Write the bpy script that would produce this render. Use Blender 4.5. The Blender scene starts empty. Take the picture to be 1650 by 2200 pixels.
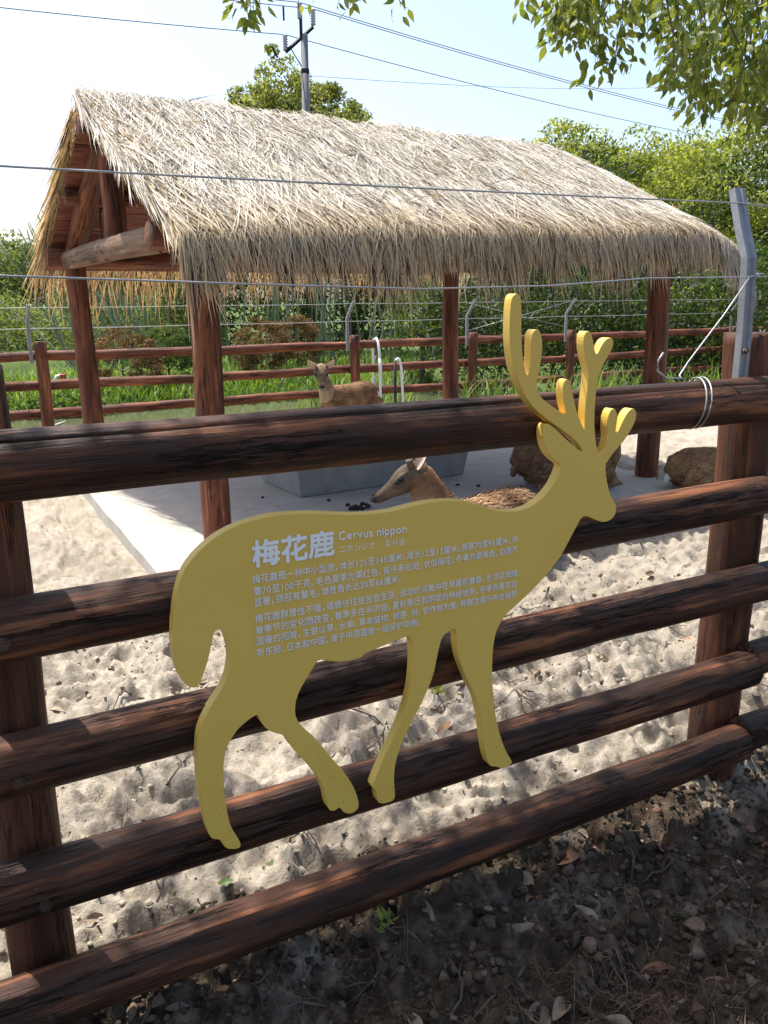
import bpy, math, random
import numpy as np
from mathutils import Matrix, Vector
random.seed(7); RNG = np.random.default_rng(7)
SC = bpy.context.scene
COL = SC.collection
R = math.radians

# ------------------------------------------------------------------ camera, sky, sun, exposure
CAM = Vector((0.0, -1.75, 1.62))
cam_data = bpy.data.cameras.new('camera')
cam = bpy.data.objects.new('camera', cam_data); COL.objects.link(cam)
_r = Vector((0.88181, -0.47151, -0.00975)); _u = Vector((0.12588, 0.21538, 0.96838)); _f = Vector((0.45450, 0.85516, -0.24927))
cam.matrix_world = Matrix(((_r.x, _u.x, -_f.x, CAM.x), (_r.y, _u.y, -_f.y, CAM.y), (_r.z, _u.z, -_f.z, CAM.z), (0, 0, 0, 1)))
cam_data.sensor_fit = 'HORIZONTAL'; cam_data.sensor_width = 36; cam_data.lens = 36 * 1770.1 / 1650
cam_data.clip_start = 0.05; cam_data.clip_end = 3000
SC.camera = cam

SUN_FROM = Vector((-0.16, 0.45, 1.0)).normalized()
world = bpy.data.worlds.new('World'); SC.world = world; world.use_nodes = True
wn = world.node_tree; wn.nodes.clear()
sky = wn.nodes.new('ShaderNodeTexSky'); sky.sky_type = 'NISHITA'; sky.sun_disc = False
sky.sun_elevation = math.asin(SUN_FROM.z); sky.sun_rotation = math.atan2(SUN_FROM.x, SUN_FROM.y)
sky.air_density = 1.0; sky.dust_density = 3.0; sky.ozone_density = 1.0
bg = wn.nodes.new('ShaderNodeBackground'); bg.inputs[1].default_value = 0.14
wo = wn.nodes.new('ShaderNodeOutputWorld')
wn.links.new(sky.outputs[0], bg.inputs[0]); wn.links.new(bg.outputs[0], wo.inputs[0])
sun_d = bpy.data.lights.new('sun', 'SUN'); sun_d.energy = 4.0; sun_d.angle = R(0.53); sun_d.color = (1.0, 0.96, 0.90)
sun = bpy.data.objects.new('sun', sun_d); COL.objects.link(sun); sun.location = (0, 0, 30)
sun.rotation_euler = (-SUN_FROM).to_track_quat('-Z', 'Y').to_euler()
SC.view_settings.view_transform = 'Standard'; SC.view_settings.look = 'None'
SC.view_settings.exposure = 1.0; SC.view_settings.gamma = 1.0; SC.view_settings.use_curve_mapping = False
SC.cycles.max_bounces = 7; SC.cycles.diffuse_bounces = 4; SC.cycles.glossy_bounces = 3; SC.cycles.transmission_bounces = 4; SC.cycles.transparent_max_bounces = 6

# ------------------------------------------------------------------ helpers
WM = {}
def tag(o, label=None, cat=None, group=None, kind=None):
    if label: o['label'] = label
    if cat: o['category'] = cat
    if group: o['group'] = group
    if kind: o['kind'] = kind
    return o
def place(o, parent=None, world=None):
    world = world if world is not None else Matrix.Identity(4)
    COL.objects.link(o)
    if parent is not None:
        o.parent = parent; o.matrix_parent_inverse = WM[parent.name].inverted()
    o.matrix_basis = world; WM[o.name] = world
    return o
def empty(name, loc=(0, 0, 0), rz=0.0, scale=1.0):
    o = bpy.data.objects.new(name, None); o.empty_display_size = 0.2
    return place(o, None, Matrix.Translation(loc) @ Matrix.Rotation(rz, 4, 'Z') @ Matrix.Scale(scale, 4))
def rawmesh(name, V, F, mat, smooth=False, cols=None):
    me = bpy.data.meshes.new(name)
    V = np.asarray(V, dtype=np.float32).reshape(-1, 3)
    if isinstance(F, np.ndarray):
        k = F.shape[1]; n = F.shape[0]
        me.vertices.add(len(V)); me.vertices.foreach_set('co', V.ravel())
        me.loops.add(n * k); me.loops.foreach_set('vertex_index', F.astype(np.int32).ravel())
        me.polygons.add(n); me.polygons.foreach_set('loop_start', np.arange(0, n * k, k, dtype=np.int32))
        me.update(calc_edges=True)
    else:
        me.from_pydata(V.tolist(), [], F); me.update()
    if smooth: me.polygons.foreach_set('use_smooth', np.ones(len(me.polygons), dtype=bool))
    if cols is not None:
        ca = me.color_attributes.new('Col', 'FLOAT_COLOR', 'POINT')
        c4 = np.ones((len(V), 4), dtype=np.float32); c4[:, :3] = cols
        ca.data.foreach_set('color', c4.ravel())
    if mat is not None: me.materials.append(mat)
    return me
def mesh(name, V, F, mat, parent=None, world=None, smooth=False, cols=None):
    o = bpy.data.objects.new(name, rawmesh(name, V, F, mat, smooth, cols))
    return place(o, parent, world)
def _hash(i, j, s):
    h = (i.astype(np.int64) * 374761393 + j.astype(np.int64) * 668265263 + s * 974634777) & 0x7fffffff
    h = ((h ^ (h >> 13)) * 1274126177) & 0x7fffffff
    return ((h ^ (h >> 16)) & 0xffff) / 65535.0
def vnoise(x, y, s=0):
    xi = np.floor(x); yi = np.floor(y); fx = x - xi; fy = y - yi
    fx = fx * fx * (3 - 2 * fx); fy = fy * fy * (3 - 2 * fy)
    a = _hash(xi, yi, s); b = _hash(xi + 1, yi, s); c = _hash(xi, yi + 1, s); d = _hash(xi + 1, yi + 1, s)
    return (a * (1 - fx) + b * fx) * (1 - fy) + (c * (1 - fx) + d * fx) * fy - 0.5
def fbm(x, y, s=0, o=4):
    t = 0; a = 1.0
    for k in range(o):
        t = t + a * vnoise(x * 2 ** k + 17.3 * k, y * 2 ** k - 9.1 * k, s + k); a *= 0.5
    return t
def sstep(a, b, x):
    t = np.clip((x - a) / (b - a), 0, 1); return t * t * (3 - 2 * t)
def axis_matrix(p0, p1, up=(0, 0, 1)):
    p0 = Vector(p0); x = (Vector(p1) - p0).normalized(); u = Vector(up)
    if abs(x.dot(u)) > 0.97: u = Vector((0, 1, 0))
    y = u.cross(x).normalized(); z = x.cross(y)
    return Matrix(((x.x, y.x, z.x, p0.x), (x.y, y.y, z.y, p0.y), (x.z, y.z, z.z, p0.z), (0, 0, 0, 1)))
def tube_arrays(P, rad, n=8, rad2=None, cap=True, up=None):
    """ring tube along points P with radii; returns verts, faces(list)"""
    P = np.asarray(P, float); K = len(P); rad = np.broadcast_to(rad, (K,)); rad2 = rad if rad2 is None else np.broadcast_to(rad2, (K,))
    T = np.gradient(P, axis=0); T /= np.linalg.norm(T, axis=1, keepdims=True) + 1e-9
    ref = np.array(up if up is not None else ((0, 0, 1) if abs(T[:, 2]).mean() < 0.8 else (1, 0, 0)), float)
    S = np.cross(ref, T); S /= np.linalg.norm(S, axis=1, keepdims=True) + 1e-9
    U = np.cross(T, S)
    a = np.linspace(0, 2 * np.pi, n, endpoint=False)
    V = P[:, None] + np.cos(a)[None, :, None] * S[:, None] * rad[:, None, None] + np.sin(a)[None, :, None] * U[:, None] * rad2[:, None, None]
    V = V.reshape(-1, 3); F = []
    for k in range(K - 1):
        for i in range(n):
            j = (i + 1) % n
            F.append((k * n + i, k * n + j, (k + 1) * n + j, (k + 1) * n + i))
    if cap:
        F.append(tuple(range(n - 1, -1, -1))); F.append(tuple((K - 1) * n + i for i in range(n)))
    return V, F
def join(parts):
    V = []; F = []; o = 0
    for v, f in parts:
        V.append(np.asarray(v, float)); F += [tuple(int(i) + o for i in q) for q in f]; o += len(v)
    return np.concatenate(V), F
def box_arrays(x0, x1, y0, y1, z0, z1, b=0.0):
    V = np.array([(x, y, z) for x in (x0, x1) for y in (y0, y1) for z in (z0, z1)], float)
    F = [(0, 1, 3, 2), (4, 6, 7, 5), (0, 4, 5, 1), (2, 3, 7, 6), (0, 2, 6, 4), (1, 5, 7, 3)]
    return V, F
def bevel(o, w, seg=2):
    m = o.modifiers.new('bevel', 'BEVEL'); m.width = w; m.segments = seg; m.limit_method = 'ANGLE'; return o
def log_mesh(name, L, r0, r1, mat, seed=0, n=26, rings=40, wob=0.06, crack=None, flat=0.0, bend=0.0):
    """round timber along +X with uneven surface, optional long drying crack"""
    rg = np.random.default_rng(seed)
    t = np.linspace(0, 1, rings); a = np.linspace(0, 2 * np.pi, n, endpoint=False)
    if crack is not None:
        a = np.sort(np.concatenate([a, [crack[0] - .05, crack[0] - .012, crack[0] + .012, crack[0] + .05]]) % (2 * np.pi)); n = len(a)
    Tt, A = np.meshgrid(t, a, indexing='ij')
    r = r0 + (r1 - r0) * Tt
    nz = fbm(Tt * L * 3 + seed * 3.1, np.cos(A) * 1.3 + 5 + seed, seed, 3) + fbm(Tt * L * 3 + seed, np.sin(A) * 1.3 + 9, seed + 5, 3)
    fine = vnoise(Tt * L * 1.2 + seed, A * 5.0 + 3, seed + 9)
    r = r * (1 + wob * nz + 0.035 * fine)
    if flat: r = r * (1 - flat * np.abs(np.sin(2 * A)) ** 3 * 0 + flat * (np.abs(np.cos(2 * A)) - 0.5) * -0.25)
    for q in range(int(2 + L * 1.5)):      # knots
        kt = rg.random(); ka = rg.random() * 6.28; kr = rg.uniform(.02, .04)
        da = np.abs((A - ka + np.pi) % (2 * np.pi) - np.pi) * r0
        dd = np.sqrt(((Tt - kt) * L * 0.6) ** 2 + da ** 2)
        r = r + 0.006 * np.exp(-(dd / kr) ** 2) - 0.004 * np.exp(-(dd / (kr * .35)) ** 2)
    if crack is not None:
        da = np.abs((A - crack[0] - 0.05 * np.sin(Tt * 9) + np.pi) % (2 * np.pi) - np.pi)
        r = r - crack[1] * np.clip(1 - da / 0.04, 0, 1) * sstep(0, .05, Tt)
    by = bend * np.sin(np.pi * Tt) + 0.006 * np.sin(Tt * 7 + seed)
    bz = bend * 0.6 * np.sin(np.pi * Tt + .5) + 0.005 * np.sin(Tt * 6 + seed * 2)
    V = np.stack([Tt * L, by + r * np.cos(A), bz + r * np.sin(A)], -1).reshape(-1, 3)
    V = np.concatenate([V, [[0, by[0, 0], bz[0, 0]], [L, by[-1, 0], bz[-1, 0]]]])
    k, i = np.meshgrid(np.arange(rings - 1), np.arange(n), indexing='ij'); j = (i + 1) % n
    Q = np.stack([k * n + i, k * n + j, (k + 1) * n + j, (k + 1) * n + i], -1).reshape(-1, 4)
    F = [tuple(q) for q in Q.tolist()]
    c0 = len(V) - 2; c1 = len(V) - 1; b = (rings - 1) * n
    for q in range(n):
        F.append((c0, (q + 1) % n, q)); F.append((c1, b + q, b + (q + 1) % n))
    return rawmesh(name, V, F, mat, smooth=True)
def log(name, p0, p1, r0, r1, mat, parent, **kw):
    L = (Vector(p1) - Vector(p0)).length
    o = bpy.data.objects.new(name, log_mesh(name, L, r0, r1, mat, **kw))
    return place(o, parent, axis_matrix(p0, p1))
def ribbons(PT, W, SIDE, colr):
    """PT (N,K,3), W (N,K) widths, SIDE (N,3), colr (N,3)"""
    N, K, _ = PT.shape
    off = SIDE[:, None, :] * W[:, :, None] * 0.5
    V = np.stack([PT - off, PT + off], 2).reshape(-1, 3)
    b = (np.arange(N) * K * 2)[:, None]; k = np.arange(K - 1)[None, :] * 2
    q = b + k
    F = np.stack([q, q + 1, q + 3, q + 2], -1).reshape(-1, 4)
    C = np.repeat(colr, K * 2, axis=0)
    return V, F, C
def unit(v): return v / (np.linalg.norm(v, axis=-1, keepdims=True) + 1e-9)
def leaf_cards(P, D, L, Wd, colr, rng=RNG, fold=0.25, nrm=None):
    """P base points, D unit direction, diamond leaves folded on the midrib; 2 tris each"""
    N = len(P)
    rnd = unit(rng.normal(size=(N, 3))) if nrm is None else nrm
    S = unit(np.cross(D, rnd)); U = np.cross(S, D)
    L = np.broadcast_to(L, (N,))[:, None]; Wd = np.broadcast_to(Wd, (N,))[:, None]
    mid = P + D * L * 0.42
    A = P; B = P + D * L - U * L * 0.12
    Lf = mid - S * Wd * .5 + U * Wd * fold; Rt = mid + S * Wd * .5 + U * Wd * fold
    V = np.stack([A, Lf, B, Rt], 1).reshape(-1, 3)
    b = np.arange(N)[:, None] * 4
    F = np.concatenate([b + np.array([[0, 2, 1]]), b + np.array([[0, 3, 2]])], 1).reshape(-1, 3)
    return V, F, np.repeat(colr, 4, axis=0)

# ------------------------------------------------------------------ materials
def newmat(name):
    m = bpy.data.materials.new(name); m.use_nodes = True
    nt = m.node_tree; bs = nt.nodes['Principled BSDF']
    return m, nt, bs
def N(nt, t, **kw):
    n = nt.nodes.new(t)
    for k, v in kw.items():
        if k in n.inputs: n.inputs[k].default_value = v
        else: setattr(n, k, v)
    return n
def ramp(nt, fac, stops):
    r = nt.nodes.new('ShaderNodeValToRGB'); e = r.color_ramp.elements
    while len(e) < len(stops): e.new(0.5)
    for i, (p, c) in enumerate(stops): e[i].position = p; e[i].color = (*c, 1)
    nt.links.new(fac, r.inputs[0]); return r.outputs[0]
def noise(nt, vec, scale, detail=4, rough=0.55):
    n = nt.nodes.new('ShaderNodeTexNoise'); n.inputs['Scale'].default_value = scale; n.inputs['Detail'].default_value = detail; n.inputs['Roughness'].default_value = rough
    if vec is not None: nt.links.new(vec, n.inputs['Vector'])
    return n.outputs['Fac']
def objvec(nt, scale=(1, 1, 1), rand=True):
    tc = nt.nodes.new('ShaderNodeTexCoord'); mp = nt.nodes.new('ShaderNodeMapping'); mp.inputs['Scale'].default_value = scale
    nt.links.new(tc.outputs['Object'], mp.inputs['Vector'])
    if rand:
        oi = nt.nodes.new('ShaderNodeObjectInfo'); m = nt.nodes.new('ShaderNodeMath'); m.operation = 'MULTIPLY'; m.inputs[1].default_value = 37.0
        nt.links.new(oi.outputs['Random'], m.inputs[0]); nt.links.new(m.outputs[0], mp.inputs['Location'])
    return mp.outputs[0]
def mix(nt, fac, a, b, mode='MIX'):
    m = nt.nodes.new('ShaderNodeMix'); m.data_type = 'RGBA'; m.blend_type = mode
    for sock, v in ((0, fac), (6, a), (7, b)):
        if isinstance(v, (int, float)): m.inputs[sock].default_value = v
        elif isinstance(v, tuple): m.inputs[sock].default_value = (*v, 1)
        else: nt.links.new(v, m.inputs[sock])
    return m.outputs[2]
def bump(nt, bs, h, strength=0.3, dist=0.01):
    b = nt.nodes.new('ShaderNodeBump'); b.inputs['Strength'].default_value = strength; b.inputs['Distance'].default_value = dist
    nt.links.new(h, b.inputs['Height']); nt.links.new(b.outputs[0], bs.inputs['Normal'])
def wood(name, dark, mid, streak, dusty, rough=0.42):
    m, nt, bs = newmat(name)
    v = objvec(nt, (1.1, 16, 16)); n1 = noise(nt, v, 1.6, 7, 0.62)
    c = ramp(nt, n1, [(0.36, dark), (0.45, mid), (0.53, mid), (0.63, streak)])
    v2 = objvec(nt, (0.9, 4, 4)); n2 = noise(nt, v2, 2.1, 4, .55)
    c = mix(nt, ramp(nt, n2, [(0.40, (1, 1, 1)), (0.58, (0, 0, 0))]), c, mix(nt, 0.75, c, dark))
    v3 = objvec(nt, (2.0, 60, 60)); n3 = noise(nt, v3, 2.0, 4, .7)
    c = mix(nt, ramp(nt, n3, [(0.30, (1, 1, 1)), (0.40, (0, 0, 0))]), c, tuple(x * 0.35 for x in dark))
    v4 = objvec(nt, (6, 14, 14)); n4 = noise(nt, v4, 3.0, 6, .75)
    c = mix(nt, ramp(nt, n4, [(0.66, (0, 0, 0)), (0.74, (.55, .55, .55))]), c, dusty)
    nt.links.new(c, bs.inputs['Base Color'])
    rr = ramp(nt, n2, [(0.3, (rough - .1,) * 3), (0.7, (rough + .18,) * 3)]); nt.links.new(rr, bs.inputs['Roughness']); bs.inputs['Specular IOR Level'].default_value = .22
    v5 = objvec(nt, (1.6, 26, 26)); n5 = noise(nt, v5, 1.3, 8, .7)
    ck = ramp(nt, n5, [(0.475, (0, 0, 0)), (0.495, (1, 1, 1)), (0.505, (1, 1, 1)), (0.525, (0, 0, 0))])
    pt = ramp(nt, noise(nt, objvec(nt, (.8, 5, 5)), 2.6, 3, .5), [(0.50, (0, 0, 0)), (0.60, (.9, .9, .9))])
    ck = mix(nt, 1.0, ck, pt, 'MULTIPLY')
    c2 = mix(nt, ck, c, tuple(x * .22 for x in dark)); nt.links.new(c2, bs.inputs['Base Color'])
    h = mix(nt, 0.5, n1, n3); h = mix(nt, ck, h, (0, 0, 0)); bump(nt, bs, h, 1.0, 0.012)
    return m
def plain(name, col, rough=0.6, metal=0.0, var=0.15, scale=20, bmp=0.1, spec=0.5):
    m, nt, bs = newmat(name)
    v = objvec(nt, (1, 1, 1)); n1 = noise(nt, v, scale, 5, .6)
    lo = tuple(x * (1 - var) for x in col); hi = tuple(min(1, x * (1 + var)) for x in col)
    nt.links.new(ramp(nt, n1, [(0.3, lo), (0.7, hi)]), bs.inputs['Base Color'])
    bs.inputs['Roughness'].default_value = rough; bs.inputs['Metallic'].default_value = metal; bs.inputs['Specular IOR Level'].default_value = spec
    if bmp: bump(nt, bs, n1, bmp, 0.005)
    return m
def foliage(name, trans=0.4, tint=(1.25, 1.15, 0.45), rough=0.5, spec=0.35):
    m, nt, bs = newmat(name)
    at = nt.nodes.new('ShaderNodeAttribute'); at.attribute_name = 'Col'
    nt.links.new(at.outputs['Color'], bs.inputs['Base Color'])
    bs.inputs['Roughness'].default_value = rough; bs.inputs['Specular IOR Level'].default_value = spec
    tr = nt.nodes.new('ShaderNodeBsdfTranslucent'); nt.links.new(mix(nt, 1.0, at.outputs['Color'], tint, 'MULTIPLY'), tr.inputs[0])
    ms = nt.nodes.new('ShaderNodeMixShader'); ms.inputs[0].default_value = trans
    nt.links.new(bs.outputs[0], ms.inputs[1]); nt.links.new(tr.outputs[0], ms.inputs[2])
    nt.links.new(ms.outputs[0], nt.nodes['Material Output'].inputs[0])
    return m
M = {}
M['rail'] = wood('dark stained log', (.020, .0105, .007), (.076, .033, .018), (.27, .10, .042), (.25, .20, .16), .48)
M['post'] = wood('brown stained post', (.050, .021, .012), (.120, .047, .025), (.25, .092, .040), (.2, .16, .13), .48)
M['red'] = wood('red brown stained log', (.080, .027, .015), (.205, .070, .037), (.38, .145, .065), (.28, .2, .15), .5)
M['pale'] = wood('weathered peeled log', (.12, .07, .045), (.24, .15, .10), (.34, .25, .18), (.4, .35, .3), .65)
M['plank'] = wood('red brown roof board', (.16, .062, .045), (.25, .095, .066), (.32, .13, .09), (.22, .12, .09), .6)
M['steel'] = plain('galvanised steel', (.26, .27, .285), .55, .35, .15, 30, .05)
M['wire'] = plain('galvanised wire', (.42, .42, .41), .45, .6, .1, 60, 0)
M['iron'] = plain('black iron', (.02, .02, .022), .5, .6, .2, 40, .1)
M['bolt'] = plain('rusty bolt', (.10, .07, .055), .5, .7, .3, 80, .2)
M['leaf'] = foliage('leaf', .5, (1.35, 1.25, .5))
M['grassm'] = foliage('grass blade', .45, (1.2, 1.15, .4))
M['straw'] = foliage('straw', .26, (1.15, .9, .58), .62, .2)
M['fur'] = foliage('fur', .12, (1.1, .9, .6), .8, .1)
def attr_mat(name, rough=.95):
    m, nt, bs = newmat(name); at = nt.nodes.new('ShaderNodeAttribute'); at.attribute_name = 'Col'
    n1 = noise(nt, objvec(nt, (1, 1, 1), False), 160, 3, .6)
    nt.links.new(mix(nt, 1.0, at.outputs['Color'], ramp(nt, n1, [(.3, (.6, .6, .6)), (.7, (1.2, 1.2, 1.2))]), 'MULTIPLY'), bs.inputs['Base Color'])
    bs.inputs['Roughness'].default_value = rough; bs.inputs['Specular IOR Level'].default_value = .12; bump(nt, bs, n1, .5, .003); return m
M['crumb'] = attr_mat('crumbly earth')
M['bark'] = plain('bark', (.10, .075, .055), .9, 0, .4, 14, .8)
M['white_plastic'] = plain('white hose plastic', (.78, .79, .80), .35, 0, .05, 20, 0)
M['black_plastic'] = plain('black pipe plastic', (.015, .015, .017), .4, 0, .2, 20, 0)
M['dung'] = plain('dark dung', (.022, .018, .014), .8, 0, .4, 60, .5)
M['stone'] = plain('grey brown stone', (.24, .20, .165), .9, 0, .3, 12, .5)
OUT=[[401,805],[385,819],[373,844],[366,878],[366,911],[368,945],[372,973],[378,1009],[387,1042],[400,1071],[417,1093],[438,1112],[464,1131],[493,1145],[527,1156],[562,1162],[600,1166],[645,1164],[690,1160],[737,1152],[784,1144],[826,1139],[861,1137],[900,1137],[946,1142],[993,1146],[1035,1145],[1067,1142],[1100,1137],[1134,1125],[1169,1112],[1197,1101],[1225,1094],[1257,1090],[1270,1090],[1299,1093],[1327,1103],[1356,1122],[1378,1143],[1393,1166],[1402,1186],[1404,1195],[1398,1202],[1381,1213],[1360,1232],[1348,1254],[1342,1275],[1341,1296],[1345,1308],[1356,1308],[1383,1290],[1414,1264],[1442,1243],[1462,1229],[1472,1226],[1477,1226],[1462,1247],[1442,1264],[1418,1281],[1385,1301],[1353,1321],[1321,1343],[1296,1366],[1277,1389],[1262,1414],[1247,1443],[1239,1466],[1233,1490],[1229,1517],[1227,1549],[1227,1588],[1229,1614],[1232,1624],[1239,1630],[1246,1630],[1252,1624],[1256,1612],[1258,1587],[1259,1553],[1261,1519],[1265,1484],[1272,1456],[1278,1440],[1284,1434],[1290,1441],[1292,1455],[1295,1478],[1294,1506],[1294,1529],[1298,1541],[1306,1545],[1314,1543],[1320,1533],[1325,1514],[1325,1493],[1322,1463],[1317,1435],[1312,1411],[1312,1399],[1316,1389],[1329,1376],[1351,1360],[1383,1341],[1416,1324],[1414,1334],[1408,1349],[1402,1369],[1399,1392],[1400,1406],[1404,1416],[1412,1419],[1418,1414],[1424,1402],[1428,1385],[1436,1360],[1447,1332],[1462,1303],[1478,1281],[1478,1302],[1477,1329],[1478,1357],[1481,1387],[1482,1414],[1482,1436],[1476,1456],[1467,1476],[1461,1500],[1460,1520],[1463,1532],[1471,1537],[1479,1534],[1486,1521],[1491,1504],[1495,1490],[1501,1480],[1506,1478],[1512,1484],[1520,1498],[1532,1513],[1545,1518],[1553,1517],[1559,1509],[1558,1497],[1548,1480],[1533,1459],[1521,1439],[1513,1417],[1510,1395],[1507,1363],[1507,1330],[1508,1299],[1512,1273],[1517,1247],[1523,1226],[1531,1213],[1538,1213],[1551,1223],[1559,1241],[1562,1259],[1559,1275],[1556,1290],[1557,1308],[1562,1323],[1569,1332],[1578,1331],[1584,1323],[1587,1309],[1586,1285],[1585,1267],[1589,1261],[1595,1266],[1607,1289],[1619,1309],[1632,1324],[1644,1328],[1653,1322],[1657,1311],[1654,1293],[1640,1271],[1621,1246],[1598,1227],[1576,1208],[1560,1188],[1558,1192],[1556,1181],[1558,1161],[1563,1139],[1571,1116],[1581,1092],[1598,1070],[1605,1058],[1604,1041],[1594,1028],[1576,1022],[1558,1023],[1536,1031],[1514,1042],[1496,1049],[1485,1048],[1475,1038],[1466,1023],[1453,1005],[1437,979],[1415,946],[1402,933],[1376,907],[1337,877],[1302,853],[1264,829],[1238,814],[1219,791],[1208,771],[1202,749],[1198,718],[1197,680],[1198,644],[1202,599],[1208,552],[1215,514],[1225,474],[1240,430],[1255,397],[1272,370],[1273,362],[1263,357],[1246,356],[1232,361],[1221,369],[1208,372],[1199,379],[1192,394],[1184,424],[1178,457],[1173,492],[1167,530],[1159,562],[1151,591],[1135,624],[1119,657],[1102,696],[1092,727],[1087,756],[1085,785],[1083,799],[1077,806],[1066,806],[1051,799],[1042,792],[1036,781],[1029,757],[1023,731],[1017,701],[1006,672],[991,642],[973,612],[955,583],[937,553],[922,528],[912,502],[904,481],[899,453],[897,425],[899,395],[900,374],[894,366],[876,366],[858,370],[851,380],[850,407],[839,421],[838,428],[851,456],[869,492],[890,529],[914,571],[931,606],[943,643],[952,685],[957,734],[956,776],[953,799],[947,811],[940,813],[924,814],[889,807],[853,800],[819,794],[813,787],[786,784],[759,787],[736,793],[713,802],[699,805],[690,796],[682,785],[663,760],[646,735],[637,711],[638,714],[634,690],[636,669],[649,644],[669,617],[696,584],[720,544],[748,503],[770,466],[786,430],[795,396],[795,377],[782,369],[767,370],[754,381],[744,398],[734,393],[725,392],[716,399],[711,416],[708,440],[701,468],[691,494],[676,520],[659,547],[636,580],[620,606],[612,626],[601,638],[581,648],[565,662],[556,676],[548,692],[546,703],[537,703],[524,698],[508,689],[494,679],[482,665],[470,648],[461,627],[456,597],[454,563],[454,528],[456,495],[459,462],[465,431],[475,406],[483,389],[485,377],[480,373],[464,377],[451,385],[444,399],[438,413],[424,418],[417,426],[411,446],[407,476],[403,512],[399,552],[399,587],[400,627],[403,660],[407,689],[415,711],[428,734],[445,756],[428,739],[446,760],[466,786],[479,810],[486,836],[489,860],[487,885],[482,910],[475,925],[470,929],[460,930],[454,922],[448,902],[441,874],[431,846],[419,818],[410,807]]
SPR=[[3.92,2.09,3.36],[3.87,2.13,3.37],[4.97,2.21,3.31],[3.73,1.91,3.15],[3.63,1.87,3.25],[5.04,2.25,3.32],[4.22,1.75,3.27],[4.86,2.46,3.39],[4.73,2.09,3.48],[3.92,1.61,3.1],[4.87,2.69,3.68],[4.24,1.68,3.15],[5.16,2.37,3.46],[4.4,1.83,3.23],[3.84,1.62,3.11],[3.46,1.55,2.94],[3.6,1.97,3.12],[4.06,1.87,3.2],[4.52,1.79,3.33],[3.71,1.91,3.12],[3.88,1.9,3.1],[3.71,1.53,2.94],[4.27,2.65,3.53],[4.11,1.84,3.27],[3.39,1.62,3.04],[5.06,2.54,3.37],[3.71,1.36,2.88],[4.44,2.5,3.26],[4.33,2.24,3.19],[4.05,1.59,3.17],[4.06,1.98,3.33],[3.87,1.31,3.05],[4.28,2.69,3.57],[3.6,1.64,3.12],[4.19,1.53,3.14],[3.49,1.86,3.24],[3.73,1.46,3.13],[4.96,2.75,3.66],[4.31,2.34,3.11],[4.12,1.89,2.89],[3.5,1.48,2.83],[4.66,2.37,3.22],[3.8,1.31,2.81],[3.72,1.67,2.93],[3.61,1.58,2.79],[4.01,2.11,2.94],[5.06,2.17,3.18],[4.61,2.11,3.04],[3.86,1.61,2.96],[4.99,2.21,3.08],[4.48,2.28,3.09],[4.33,1.88,2.95],[4.01,1.6,2.87],[3.89,1.31,2.74],[4.71,1.91,2.97],[3.49,1.62,2.78],[3.91,1.29,2.79],[4.09,2.09,3.0],[3.99,1.51,2.8],[3.34,1.5,2.73],[4.87,2.13,3.21],[4.44,1.85,2.94],[4.4,1.74,2.88],[4.23,1.92,2.78],[3.63,1.33,2.65],[3.86,1.78,2.76],[3.88,1.33,2.67],[4.03,1.73,2.74],[4.14,2.04,2.81],[3.79,1.69,2.74],[3.95,1.43,2.74],[3.69,1.36,2.6],[4.24,2.07,2.86],[4.37,1.76,2.7],[4.44,1.75,2.76],[4.29,1.79,2.72],[3.96,1.45,2.56],[4.05,1.41,2.64],[4.19,1.62,2.67],[3.17,1.91,3.07],[3.3,2.33,3.23],[3.16,1.99,3.12],[3.2,2.24,3.15],[3.5,2.35,3.2],[3.29,2.16,3.17],[3.72,2.54,3.36],[3.46,2.54,3.27],[3.18,2.05,3.14],[3.36,2.28,3.15],[3.07,2.05,3.07],[3.47,2.41,3.21],[3.18,2.14,3.07],[3.24,2.16,3.12],[3.82,2.25,3.35],[3.27,1.89,3.15],[3.67,2.47,3.29],[3.96,2.45,3.34],[3.51,2.23,3.25],[3.77,2.35,3.27],[3.82,2.24,3.36],[3.4,2.1,2.96],[3.37,2.1,2.92],[3.52,2.04,2.98],[3.5,2.04,2.95],[3.81,1.83,2.78],[3.79,1.87,2.9],[4.15,1.59,2.58]]
SPL=[[1.59,2.75,3.13],[1.63,2.73,3.11],[1.65,2.71,3.09],[1.61,2.73,3.08],[1.88,2.61,3.16],[2.05,2.51,3.14],[2.09,2.49,3.14],[2.3,2.39,3.14],[2.87,2.07,3.12]]

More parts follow.
